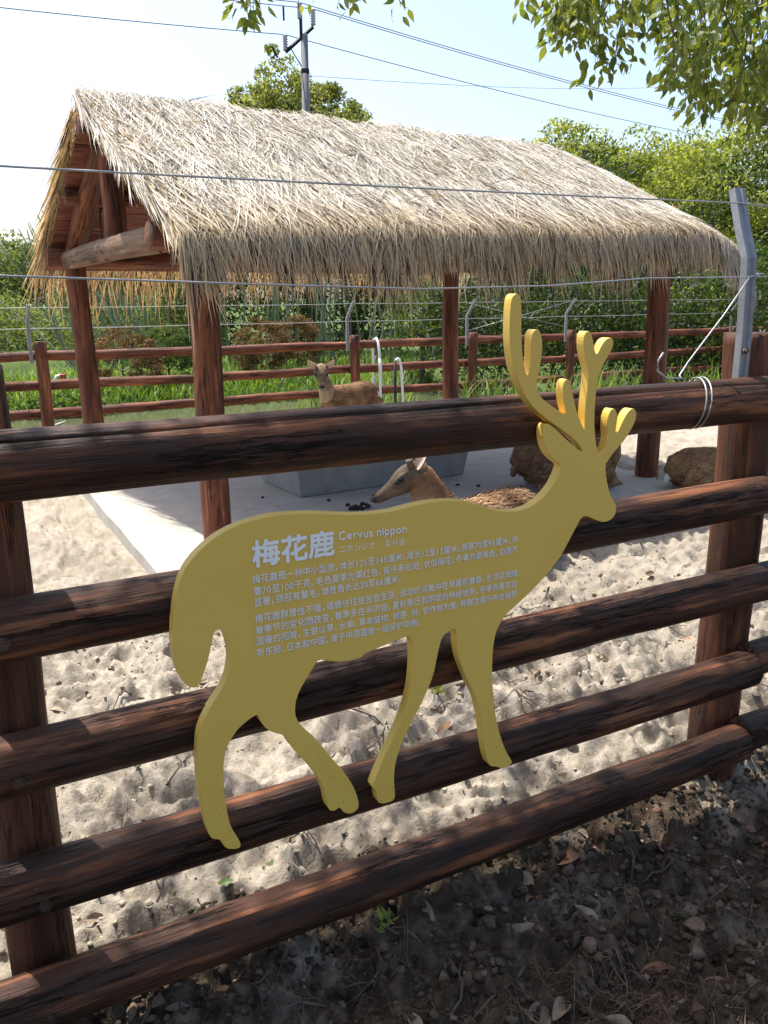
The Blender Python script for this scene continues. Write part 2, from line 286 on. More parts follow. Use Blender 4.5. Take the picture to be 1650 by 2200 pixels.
# ------------------------------------------------------------------ ground, water, slab
SLAB = (1.13, 5.55, 2.72, 6.75)
def pits():
    rg = np.random.default_rng(21); L = []
    for k in range(820):
        L.append((rg.uniform(-.8, 4.4) if k < 660 else rg.uniform(-1, 7.5), rg.uniform(0.12, 2.8) if k < 660 else rg.uniform(2.6, 8.5), rg.uniform(.026, .062), rg.uniform(.018, .046)))
    for k in range(60): L.append((rg.uniform(-.3, 3), rg.uniform(-1.1, 0.1), rg.uniform(.03, .09), rg.uniform(.01, .035)))
    return L
PITS = pits()
def ground_h(x, y, detail=True):
    x = np.asarray(x, float); y = np.asarray(y, float)
    h = -0.32 * sstep(6.2, 9.0, y)
    h = h - 0.62 * sstep(9.55, 10.4, y) * (1 - sstep(13.2, 14.9, y + 0.5 * fbm(x * .4, y * .0 + 3, 4, 3)))
    h = h + 0.22 * sstep(13.6, 15.5, y) + 0.25 * sstep(16, 40, y) + 1.2 * sstep(60, 300, y)
    d = np.sqrt(((x + 3.0) / 6.6) ** 2 + ((y - 23.0) / 5.2) ** 2) + 0.1 * fbm(x * .5, y * .5, 8, 3)
    h = h - 0.8 * (1 - sstep(0.85, 1.08, d))
    h = h - (0.10 + 0.025 * np.clip(x, 0, 3)) * (1 - sstep(-0.12, 0.28, y))            # outside of the fence lies a little lower
    near = (1 - sstep(9.2, 9.6, y)) * sstep(-30, -5, y)
    if detail:
        rel = 0.075 * fbm(x * 2.2, y * 2.2, 1, 3) + 0.052 * fbm(x * 6.5, y * 6.5, 2, 4) + 0.046 * fbm(x * 20, y * 20, 3, 4) + 0.022 * (.5 - np.abs(fbm(x * 36, y * 36, 33, 2)) * 2) - 0.02 * np.abs(fbm(x * 13, y * 13, 7, 3))
        soil = 1 - sstep(-0.15, 0.15, y)
        rel = rel + soil * (0.05 * np.abs(fbm(x * 15, y * 15, 12, 4)) + 0.05 * fbm(x * 5, y * 5, 13, 3))
        slab = sstep(SLAB[0] - .35, SLAB[0] - .05, x) * (1 - sstep(SLAB[1] - .15, SLAB[1] + .25, x)) * sstep(SLAB[2] - .3, SLAB[2] - .02, y) * (1 - sstep(SLAB[3], SLAB[3] + .3, y))
        edge = np.exp(-((x - 5.75) / .3) ** 2) * sstep(2.0, 3.0, y) * (1 - sstep(6.5, 7, y)) * (0.05 + 0.05 * fbm(x * 3, y * 3, 31, 3))
        h = h + rel * near * (1 - 0.92 * slab) - 0.01 * slab + edge * near
        h = h + (1 - near) * 0.05 * fbm(x * .8, y * .8, 15, 3) * sstep(9.5, 10, y)
        for px, py, pr, pd in PITS:
            if SLAB[0] - .15 < px < SLAB[1] + .1 and SLAB[2] - .15 < py < SLAB[3] + .1: continue
            ix = np.abs(x - px) < pr * 2.6; iy = np.abs(y - py) < pr * 2.6
            mk = ix & iy
            if mk.any():
                q = ((x[mk] - px) ** 2 + (y[mk] - py) ** 2) / pr ** 2
                h[mk] += -pd * np.exp(-q * 1.4) + pd * .55 * np.exp(-(np.sqrt(q) - 1.35) ** 2 * 5)
    return h
def gh(x, y): return float(ground_h(np.array([x]), np.array([y]))[0])
def grid_axis(segs):
    out = [segs[0][0]]
    for a, b, s in segs:
        n = max(1, int(round((b - a) / s))); out += list(np.linspace(a, b, n + 1)[1:])
    return np.array(out)
def geo(a, b, n): return list(a + (b - a) * (np.linspace(0, 1, n) ** 2.6))
gx = np.concatenate([np.array(geo(-4, -500, 18))[::-1][:-1], grid_axis([(-4, -.9, .09), (-.9, -.3, .02), (-.3, 2.9, .0125), (2.9, 4.6, .028), (4.6, 8, .045), (8, 20, .3)]), np.array(geo(20, 500, 18))[1:]])
gy = np.concatenate([np.array(geo(-1.5, -60, 12))[::-1][:-1], grid_axis([(-1.5, -.9, .03), (-.9, .7, .012), (.7, 2.2, .018), (2.2, 4, .03), (4, 10, .07), (10, 30, .25)]), np.array(geo(30, 900, 20))[1:]])
GX, GY = np.meshgrid(gx, gy, indexing='ij')
GZ = ground_h(GX, GY)
nx, ny = GX.shape
ii, jj = np.meshgrid(np.arange(nx - 1), np.arange(ny - 1), indexing='ij')
GF = np.stack([ii * ny + jj, (ii + 1) * ny + jj, (ii + 1) * ny + jj + 1, ii * ny + jj + 1], -1).reshape(-1, 4)
def ground_mat():
    m, nt, bs = newmat('sand soil and turf ground')
    tc = nt.nodes.new('ShaderNodeTexCoord'); v = tc.outputs['Object']
    sep = nt.nodes.new('ShaderNodeSeparateXYZ'); nt.links.new(v, sep.inputs[0])
    nA = noise(nt, v, 2.2, 6, .6); nB = noise(nt, v, 14, 6, .65); nC = noise(nt, v, 90, 4, .7)
    sand = ramp(nt, nB, [(0.28, (.235, .195, .145)), (0.5, (.385, .335, .265)), (0.75, (.465, .41, .335))])
    sand = mix(nt, ramp(nt, nA, [(0.36, (.7, .7, .7)), (0.60, (0, 0, 0))]), sand, (.26, .22, .17))
    sand = mix(nt, ramp(nt, nC, [(0.30, (.85, .85, .85)), (0.40, (0, 0, 0))]), sand, (.17, .13, .09))
    soil = ramp(nt, nB, [(0.25, (.018, .012, .008)), (0.5, (.060, .042, .028)), (0.72, (.16, .118, .082))])
    soil = mix(nt, ramp(nt, nC, [(0.60, (0, 0, 0)), (0.72, (.8, .8, .8))]), soil, (.18, .145, .11))
    soil = mix(nt, ramp(nt, nA, [(0.57, (0, 0, 0)), (0.66, (.8, .8, .8))]), soil, (.27, .225, .17))
    turf = ramp(nt, nB, [(0.3, (.05, .075, .02)), (0.7, (.10, .15, .035))])
    def ygate(a, b, amp):
        ad = nt.nodes.new('ShaderNodeMath'); ad.operation = 'MULTIPLY_ADD'; nt.links.new(nA, ad.inputs[0]); ad.inputs[1].default_value = amp; nt.links.new(sep.outputs[1], ad.inputs[2])
        mr = nt.nodes.new('ShaderNodeMapRange'); nt.links.new(ad.outputs[0], mr.inputs[0]); mr.inputs[1].default_value = a + amp * .5; mr.inputs[2].default_value = b + amp * .5
        return mr.outputs[0]
    c = mix(nt, ygate(0.08, 0.24, 0.35), soil, sand)
    c = mix(nt, ygate(9.2, 9.7, 0.6), c, turf)
    nt.links.new(c, bs.inputs['Base Color']); bs.inputs['Roughness'].default_value = .95; bs.inputs['Specular IOR Level'].default_value = .15
    h = mix(nt, 0.4, nB, nC); bump(nt, bs, h, .9, .02)
    return m
M['ground'] = ground_mat()
tag(mesh('ground', np.stack([GX, GY, GZ], -1), GF, M['ground'], smooth=True), 'pale trampled sand in the pen turning to dark soil outside', kind='structure')
def water_mat():
    m, nt, bs = newmat('murky pond water')
    bs.inputs['Base Color'].default_value = (.10, .11, .055, 1); bs.inputs['Roughness'].default_value = .08; bs.inputs['IOR'].default_value = 1.33
    v = objvec(nt, (1, 1, 1), False); bump(nt, bs, noise(nt, v, 5, 3, .5), .12, .02)
    return m
tag(mesh('pond_water', [(-60, 9.4, -.40), (70, 9.4, -.40), (70, 32, -.40), (-60, 32, -.40)], [(0, 1, 2, 3)], water_mat()), 'murky green ditch water', kind='structure')
def concrete(name, c0, c1, s=6):
    m, nt, bs = newmat(name); v = objvec(nt, (1, 1, 1)); n1 = noise(nt, v, s, 7, .65); n2 = noise(nt, v, 60, 4, .7)
    c = ramp(nt, n1, [(.3, c0), (.7, c1)]); c = mix(nt, ramp(nt, n2, [(.25, (.6, .6, .6)), (.38, (0, 0, 0))]), c, tuple(x * .6 for x in c0))
    n3 = noise(nt, v, 1.3, 5, .6); c = mix(nt, ramp(nt, n3, [(.52, (0, 0, 0)), (.68, (.55, .55, .55))]), c, (.46, .40, .31))
    nt.links.new(c, bs.inputs['Base Color']); bs.inputs['Roughness'].default_value = .9; bump(nt, bs, n2, .35, .004); return m
M['slab'] = concrete('pale concrete', (.35, .32, .275), (.48, .445, .39))
M['trough'] = concrete('grey render', (.215, .205, .19), (.29, .28, .265), 9)
x0, x1, y0, y1 = SLAB
sv = [(x0, y0), (x0, y1), (x1 - .1, y1)]
edge = [(x1 + .07 * math.sin(k * 2.1) + .04 * math.sin(k * 5.3), y1 - (y1 - y0) * k / 24) for k in range(25)]
ring = [(x0, y0), (x0, y1)] + edge
n = len(ring); V = [(a, b, .062) for a, b in ring] + [(a, b, -.1) for a, b in ring]
F = [tuple(range(n - 1, -1, -1)), tuple(range(n, 2 * n))] + [(i, (i + 1) % n, n + (i + 1) % n, n + i) for i in range(n)]
tag(mesh('slab', V, F, M['slab']), 'flat concrete slab under the pavilion', kind='structure')
rg = np.random.default_rng(3)
yy = np.linspace(y0 - .02, y1 + .02, 60); w0 = x0 - .165 + .012 * fbm(yy * 2.5, yy * 0 + 4, 88, 3); w1 = np.full(60, x0 - .004)
zt = .086 + .010 * fbm(yy * 2, yy * 0 + 1, 89, 3)
V = np.concatenate([np.stack([w0, yy, zt * 0 - .1], -1), np.stack([w0 + .008, yy, zt], -1), np.stack([w1, yy, zt], -1), np.stack([w1, yy, zt * 0 - .1], -1)])
F = [(a * 60 + i, a * 60 + i + 1, (a + 1) * 60 + i + 1, (a + 1) * 60 + i) for a in range(3) for i in range(59)] + [(0, 60, 120, 180), (59, 239, 179, 119)]
tag(mesh('kerb', V, F, M['slab']), 'narrow concrete kerb along the slab', kind='structure')

# ------------------------------------------------------------------ fences
def bolt(parent, p, d=(0, -1, 0), r=.011):
    V, F = tube_arrays([(0, 0, 0), (.006, 0, 0), (.006, 0, 0), (.011, 0, 0)], [r * 1.35, r * 1.35, r, r * .9], 6)
    return mesh('bolt', V, F, M['bolt'], parent, axis_matrix(p, Vector(p) + Vector(d)))
def channel(name, pts, parent, w=.042, dpt=.030, th=.004, side=(1, 0, 0)):
    """steel C channel with a ribbed web swept along pts; web faces -Y"""
    prof = [(-w / 2, dpt), (-w / 2, 0), (-w * .22, 0), (-w * .14, .006), (w * .14, .006), (w * .22, 0), (w / 2, 0), (w / 2, dpt), (w / 2 - th, dpt), (w / 2 - th, th), (w * .25, th), (w * .16, .006 + th), (-w * .16, .006 + th), (-w * .25, th), (-w / 2 + th, th), (-w / 2 + th, dpt)]
    P = np.asarray(pts, float); S = np.array(side, float); V = []; n = len(prof)
    T = np.gradient(P, axis=0); T /= np.linalg.norm(T, axis=1, keepdims=True)
    for p, t in zip(P, T):
        nn = np.cross(t, S); nn /= np.linalg.norm(nn)
        for a, b in prof: V.append(p + S * a + nn * b)
    F = [(k * n + i, k * n + (i + 1) % n, (k + 1) * n + (i + 1) % n, (k + 1) * n + i) for k in range(len(P) - 1) for i in range(n)]
    F += [tuple(range(n - 1, -1, -1)), tuple((len(P) - 1) * n + i for i in range(n))]
    return mesh(name, V, F, M['steel'], parent)
def wire(name, pts, r, parent, mat=None, n=6):
    V, F = tube_arrays(pts, r, n); return mesh(name, V, F, mat or M['wire'], parent, smooth=True)
def sag(a, b, s, k=14):
    a = np.array(a, float); b = np.array(b, float); t = np.linspace(0, 1, k)[:, None]
    P = a + (b - a) * t; P[:, 2] -= 4 * s * (t * (1 - t))[:, 0]; return P

nf = empty('wooden_fence', (1.2, 0.0, 0.0))
tag(nf, 'dark brown round log fence in the foreground carrying the yellow deer board', 'fence')
POSTX = [.045, 2.39, -2.28, 4.73]
for k, px in enumerate(POSTX):
    zt = 1.50 + .02 * math.sin(k * 3)
    log('post', (px + (.006 if k == 0 else .012), .135, -.35), (px, .135, zt), .076 if k == 0 else .086, .070 if k == 0 else .084, M['post'], nf, seed=40 + k, n=26, rings=50, wob=.03)
RZ = [1.311, .977, .673, .367, .076]; RR = [.071, .0655, .0665, .066, .066]
for k, (z, r) in enumerate(zip(RZ, RR)):
    if k < 3:
        spans = [(-2.6, 4.9, 0, 0)]
    else:
        spans = [(-2.6, 2.365, 0, 0), (2.372, 5.2, .012, .008)]
    for (a, b, dy, dz) in spans:
        big = b > 2.4 and a < 2
        o = log('rail', (a, dy, z + dz + (-.004 if k == 1 else .0)), (b, dy, z + dz + (.012 if k == 1 else -.003)), r * (1.03 if a < 0 else .93), r * (.97 if a < 0 else .9), M['rail'], nf,
                seed=60 + k * 7 + int(a > 0), n=36, rings=150, wob=.045, crack=((2.28, .022) if k == 0 else ((2.7, .006) if k in (2, 3) else None)))
        for px in POSTX[:2]:
            if a < px < b and px < 2 or (a < px < b and k in (1, 2)):
                bx = px + .012 * math.sin(k * 2.3 + 1)
                bolt(o, (bx, dy - r * 1.0, z + dz - .006))
for px in (POSTX[1],):
    ax = 2.238
    arm = channel('steel_arm', [(ax, .035, 1.24), (ax + .002, .035, 1.5), (ax - .007, .036, 1.735), (ax - .006, .045, 1.755), (ax + .0, .078, 1.83), (ax + .009, .12, 1.945)], nf, .044, .024)
    bolt(arm, (ax - .012, .028, 1.455), (0, -1, 0), .008)
arm2 = channel('steel_arm', [(-.06, .035, 1.24), (-.06, .035, 1.74), (-.058, .12, 1.945)], nf, .046, .034)
wire('wire', np.concatenate([sag((-2.2, .10, 1.880), (2.231, .10, 1.897), .012), sag((2.231, .10, 1.897), (4.8, .10, 1.88), .01)[1:]]), .0024, nf)
wB = [(-2.2, .03, 1.675), (.12, .03, 1.672), (.6, .03, 1.657), (1.05, .03, 1.645), (1.45, .03, 1.652), (1.8, .03, 1.672), (2.19, .026, 1.676), (2.21, .018, 1.678), (2.262, .014, 1.686), (2.275, .05, 1.688), (2.29, .075, 1.68), (3.3, .07, 1.66), (4.8, .07, 1.67)]
wire('wire', wB, .0024, nf)
wire('wire', [(2.209, .022, 1.675), (2.12, .03, 1.565), (1.99, .035, 1.43), (1.958, .035, 1.392), (1.95, .02, 1.384)], .0025, nf)
for dx in (0, .022):       # the guy wire tied twice around the top rail
    a = np.linspace(0, 2 * np.pi, 30); rr = .0755
    wire('tie_wire', np.stack([1.985 + dx + .035 * np.cos(a + .6), rr * np.cos(a + 1.0), 1.3105 + rr * np.sin(a + 1.0)], -1), .0025, nf)
wire('tie_wire', [(1.955, .02, 1.384), (1.90, .03, 1.386), (1.87, .04, 1.41), (1.872, .04, 1.44), (1.885, .035, 1.462)], .0032, nf)

ff = empty('wooden_fence', (7.0, 9.0, -.32))
tag(ff, 'red brown log fence behind the thatched pavilion with bent steel arms and wires', 'fence')
FX = [-1.0, 1.08, 3.15, 5.23, 7.24, 9.16, 11.1, 13.05, 15.0, 17.0]
FB = -.32
for k, px in enumerate(FX):
    log('post', (px, 8.93, -.6), (px + .01, 8.93, 1.175 - .012 * k + (.02 if k == 1 else 0)), .075, .07, M['red'], ff, seed=140 + k, n=16, rings=14, wob=.03)
for k, z in enumerate((1.0, .655, .325, .0)):
    for j in range(len(FX) - 1):
        a, b = FX[j], FX[j + 1]
        o = log('rail', (a - .02, 9.06, z + .012 * math.sin(j * 2 + k)), (b + .03, 9.065, z + .012 * math.sin(j * 2 + 2 + k)), .062, .057, M['red'], ff, seed=170 + k * 11 + j, n=14, rings=20, wob=.05)
for k, px in enumerate(FX):
    ax = px - .10
    zb = 1.0
    arm = channel('steel_arm', [(ax, 8.93, .93), (ax, 8.93, 1.38), (ax + .005, 8.90, 1.41), (ax + .015, 8.74, 1.60)], ff, .04, .03)
for z, y in ((1.575, 8.76), (1.335, 8.925)):
    P = []
    for a, b in zip(FX[:-1], FX[1:]): P += sag((a - .09, y, z), (b - .09, y, z), .008, 6)[:-1].tolist()
    wire('wire', P, .0045, ff, n=5)
for z0, z1 in ((1.56, 1.16), (1.16, 1.56)):
    wire('brace_wire', [(7.14, 8.9, z0), (9.06, 8.9, z1)], .004, ff, n=5)

# ------------------------------------------------------------------ deer shaped information board
TH = .028; YF = -.100
def smooth_closed(P, it=1):
    P = np.asarray(P, float)
    for _ in range(it):                      # Chaikin corner cutting
        Q = np.roll(P, -1, 0); P = np.stack([.75 * P + .25 * Q, .25 * P + .75 * Q], 1).reshape(-1, 2)
    return P
SG = smooth_closed(np.array(OUT) / 1000.0)
SB = empty('deer_sign', (1.0, -.07, .36))
tag(SB, 'yellow cut-out deer board with printed species text fixed to the log fence', 'sign')
def sign_mat():
    m, nt, bs = newmat('ochre yellow painted board')
    tc = nt.nodes.new('ShaderNodeTexCoord'); v = tc.outputs['Object']
    sep = nt.nodes.new('ShaderNodeSeparateXYZ'); nt.links.new(v, sep.inputs[0])
    n1 = noise(nt, v, 3, 4, .5)
    c = ramp(nt, n1, [(.3, (.74, .485, .092)), (.7, (.78, .515, .104))])
    vo = nt.nodes.new('ShaderNodeTexVoronoi'); vo.inputs['Scale'].default_value = 95; nt.links.new(v, vo.inputs['Vector'])
    n2 = noise(nt, v, 60, 2, .5)
    mr = nt.nodes.new('ShaderNodeMapRange'); nt.links.new(sep.outputs[2], mr.inputs[0]); mr.inputs[1].default_value = .72; mr.inputs[2].default_value = .40; mr.inputs[3].default_value = .04; mr.inputs[4].default_value = .17
    lt = nt.nodes.new('ShaderNodeMath'); lt.operation = 'LESS_THAN'; nt.links.new(vo.outputs['Distance'], lt.inputs[0]); nt.links.new(mr.outputs[0], lt.inputs[1])
    l2 = nt.nodes.new('ShaderNodeMath'); l2.operation = 'GREATER_THAN'; nt.links.new(n2, l2.inputs[0]); l2.inputs[1].default_value = .54
    mm = nt.nodes.new('ShaderNodeMath'); mm.operation = 'MULTIPLY'; nt.links.new(lt.outputs[0], mm.inputs[0]); nt.links.new(l2.outputs[0], mm.inputs[1])
    c = mix(nt, mm.outputs[0], c, (.16, .095, .02))         # mud splashes on the legs
    nt.links.new(c, bs.inputs['Base Color']); bs.inputs['Roughness'].default_value = .5; bs.inputs['Specular IOR Level'].default_value = .4
    bump(nt, bs, noise(nt, v, 220, 2, .5), .04, .002)
    return m
import bmesh
def extrude_outline(P, yf, yb):
    bm = bmesh.new()
    vf = [bm.verts.new((x, yf, z)) for x, z in P]
    es = [bm.edges.new((vf[i], vf[(i + 1) % len(vf)])) for i in range(len(vf))]
    bmesh.ops.triangle_fill(bm, edges=es, use_beauty=True, use_dissolve=False)
    bm.verts.index_update(); tri = [[v.index for v in f.verts] for f in bm.faces]
    nxt = np.roll(P, -1, 0) - np.roll(P, 1, 0); nxt /= np.linalg.norm(nxt, axis=1, keepdims=True)
    ar = np.sum(P[:, 0] * np.roll(P[:, 1], -1) - np.roll(P[:, 0], -1) * P[:, 1]); sg = 1 if ar > 0 else -1
    prev = vf; c = .0016
    for (oy, out) in ((.0006, c * .7), (.002, c), (yb - yf, c)):
        rw = [bm.verts.new((x + sg * out * t[1], yf + oy, z - sg * out * t[0])) for (x, z), t in zip(P, nxt)]
        for i in range(len(P)):
            j = (i + 1) % len(P); f = bm.faces.new((prev[i], prev[j], rw[j], rw[i])); f.smooth = False
        prev = rw
    for t in tri: bm.faces.new([prev[i] for i in t[::-1]])
    bmesh.ops.recalc_face_normals(bm, faces=bm.faces[:])
    me = bpy.data.meshes.new('board'); bm.to_mesh(me); bm.free(); return me
bme = extrude_outline(SG, YF, YF + TH); bme.materials.append(sign_mat())
board = place(bpy.data.objects.new('board', bme), SB)
# --- lettering
_glyph = {}
_fc = bpy.data.curves.new('glyph', 'FONT'); _fo = bpy.data.objects.new('glyph', _fc); COL.objects.link(_fo)
def glyph(ch, off=0.0):
    key = (ch, off)
    if key not in _glyph:
        _fc.body = ch; _fc.resolution_u = 3; _fc.offset = off
        dg = bpy.context.evaluated_depsgraph_get(); dg.update()
        me = bpy.data.meshes.new_from_object(_fo.evaluated_get(dg))
        V = np.array([v.co[:] for v in me.vertices]) if len(me.vertices) else np.zeros((0, 3)); F = [tuple(p.vertices) for p in me.polygons]
        bpy.data.meshes.remove(me); _glyph[key] = (V, F)
    return _glyph[key]
def adv(ch, wdef):
    if ch in '，。、；': return .62
    if ch.isdigit(): return .56
    if ch == ' ': return .28
    if ord(ch) < 128:
        V, F = glyph(ch); return (V[:, 0].max() if len(V) else .2) + .07
    return wdef
M['print'] = plain('pale grey print', (.90, .86, .78), .55, 0, .03, 30, 0)
M['title'] = plain('white print', (.92, .90, .86), .5, 0, .03, 30, 0)
def text_line(name, s, xa, xb, zc0, zc1, h=None, off=0.0, wdef=1.0, mat=None, label=None, bold=0):
    """letters spread from xa to xb, line centre running from zc0 to zc1"""
    tot = sum(adv(c, wdef) for c in s); sx = (xb - xa) / tot; sz = h if h else sx
    V = []; F = []; o = 0; cur = 0
    for c in s:
        gv, gf = glyph(c, off); a = adv(c, wdef)
        if len(gv):
            X = cur + gv[:, 0]; x = xa + X * sx; z = zc0 + (zc1 - zc0) * (x - xa) / (xb - xa) + (gv[:, 1] - .38) * sz
            V.append(np.stack([x, np.full_like(x, YF - .0012), z], -1)); F += [tuple(i + o for i in f) for f in gf]; o += len(gv)
        cur += a
    V = np.concatenate(V)
    if bold:                                   # heavy face: the strokes widened on every side
        n0 = len(V); F0 = list(F); V0 = V; V = [V0]
        for q in range(8):
            V.append(V0 + np.array([bold * math.cos(q * .785), -.00012 * (q + 1), bold * math.sin(q * .785)])); F = F + [tuple(i + n0 * (q + 1) for i in f) for f in F0]
        V = np.concatenate(V)
    ob = mesh(name, V, F, mat or M['print'], SB)
    if label: ob['label'] = label
    return ob
text_line('title', '梅花鹿', .549, .748, 1.0855, 1.0850, h=.064, mat=M['title'], label='large white title reading 梅花鹿', bold=.0019)
text_line('latin_name', 'Cervus nippon', .757, .938, 1.0990, 1.0920, h=.0285, wdef=1, mat=M['title'], bold=.0003)
text_line('japanese_name', 'ニホンジカ', .757, .853, 1.0660, 1.0625, h=.0205)
text_line('korean_name', '꽃사슴', .877, .935, 1.0625, 1.0605, h=.0215)
BODY = [('梅花鹿是一种中小型鹿，体长125至145厘米，尾长12至13厘米，肩高70至95厘米，体', .547, 1.269, 1.0293, 1.0168),
        ('重70至100千克。毛色夏季为栗红色，有许多白斑，状似梅花；冬季为烟褐色，白斑不', .548, 1.270, 1.0010, .9882),
        ('显著，颈部有鬣毛，雄性角长达30至66厘米。', .548, .925, .9750, .9680),
        ('梅花鹿群居性不强，雄鹿往往是独自生活，活动时间集中在早晨和黄昏，生活区域随', .548, 1.271, .9368, .9238),
        ('着季节的变化而改变，春季多在半阴坡，夏秋季迁到阴坡的林缘地带，冬季则喜欢在', .548, 1.271, .9092, .8945),
        ('温暖的阳坡，主要以草、水果、草本植物、树芽、树、农作物为食。种群主要分布在俄罗', .548, 1.272, .8830, .8655),
        ('斯东部、日本和中国，属于中国国家一级保护动物。', .548, .978, .8550, .8460)]
for s, xa, xb, a, b in BODY: text_line('text_line', s, xa, xb, a, b, h=.0215, bold=.00016)
bpy.data.objects.remove(_fo)
for bx, bz in ((.80, .965), (1.12, .985), (1.30, .68), (.66, .66)): pass

# ------------------------------------------------------------------ thatched pavilion
PH = R(4.5); PO = Vector((1.08, 4.80, 0))
UU = Vector((math.cos(PH), math.sin(PH), 0)); VV = Vector((-math.sin(PH), math.cos(PH), 0))
def pv(u, v, z): return PO + UU * u + VV * v + Vector((0, 0, z))
pav = empty('thatched_pavilion', tuple(pv(2.3, 0, 0)))
tag(pav, 'open timber pavilion with a shaggy straw thatched roof on red brown log posts', 'pavilion')
PP = [(.30, -1.45), (4.33, -1.58), (.23, 1.40), (4.44, 1.50)]
for k, (u, v) in enumerate(PP):
    log('post', pv(u, v, -.25), pv(u - .02, v, 2.0), .098, .090, M['red'], pav, seed=210 + k, n=26, rings=60, wob=.035, flat=.25)
def roof_z(v): return 2.89 - abs(v) * .53       # underside of the boards
for v in (-1.47, 1.44):                           # eave beams along the ridge direction
    log('beam', pv(-.02, v, 2.0), pv(4.7, v, 2.0), .085, .08, M['red'], pav, seed=222 + int(v > 0), n=20, rings=40, wob=.04)
for k, u in enumerate((.22, 4.28)):              # tie beams across the ends
    log('tie_beam', pv(u - .06, -1.62, 1.985), pv(u - .06, 1.72, 1.985), .088, .08, M['pale'], pav, seed=230 + k, n=22, rings=50, wob=.05, bend=.03)
    log('brace', pv(u - .02, 1.32, 2.05), pv(u - .02, .18, 2.74), .088, .08, M['red'], pav, seed=234 + k, n=20, rings=30, wob=.04)
    log('brace', pv(u - .02, -1.30, 2.05), pv(u - .02, -.18, 2.74), .085, .08, M['red'], pav, seed=244 + k, n=20, rings=30, wob=.04)
    log('king_post', pv(u + .0, .10, 2.0), pv(u + .0, .08, 2.78), .085, .075, M['red'], pav, seed=238 + k, n=20, rings=30, wob=.04)
    log('strut', pv(u + .16, -.42, 2.05), pv(u + .16, -.42, 2.62), .06, .06, M['red'], pav, seed=248 + k, n=16, rings=20)
log('ridge_pole', pv(.0, 0, 2.81), pv(4.5, 0, 2.81), .07, .065, M['red'], pav, seed=252, n=18, rings=40)
for k, v in enumerate((-.75, .72)):
    log('purlin', pv(.02, v, 2.43), pv(4.55, v, 2.43), .06, .055, M['red'], pav, seed=255 + k, n=16, rings=30)
for sgn in (-1, 1):                               # roof boards laid along the ridge on both slopes
    a = 0.03; k = 0
    while a < 1.80:
        w = .235; b = min(a + w, 1.84)
        za, zb = roof_z(a), roof_z(b); j = .004 * math.sin(k * 5 + sgn)
        u0 = .03 + .03 * math.sin(k * 3.1); u1 = 4.3 + .03 * math.sin(k * 2.3)
        c = [pv(u0, sgn * a, za + j), pv(u1, sgn * a, za + j), pv(u1, sgn * b, zb + j), pv(u0, sgn * b, zb + j)]
        V = [tuple(p) for p in c] + [tuple(p + Vector((0, 0, .022))) for p in c]
        o = mesh('roof_board', V, [(0, 1, 2, 3), (7, 6, 5, 4), (0, 4, 5, 1), (1, 5, 6, 2), (2, 6, 7, 3), (3, 7, 4, 0)], M['plank'], pav)
        a = b + .014; k += 1
for (u, v, z) in ((.14, -.05, 2.12), (.14, -1.30, 2.02)):  # black iron dogs clamping the joints
    p = pv(u, v, z); wire('iron_clamp', [tuple(p + Vector((-.04, .0, .16))), tuple(p + Vector((-.06, -.01, .15))), tuple(p + Vector((-.065, -.02, -.1))), tuple(p + Vector((-.04, -.02, -.11)))], .009, pav, M['iron'])
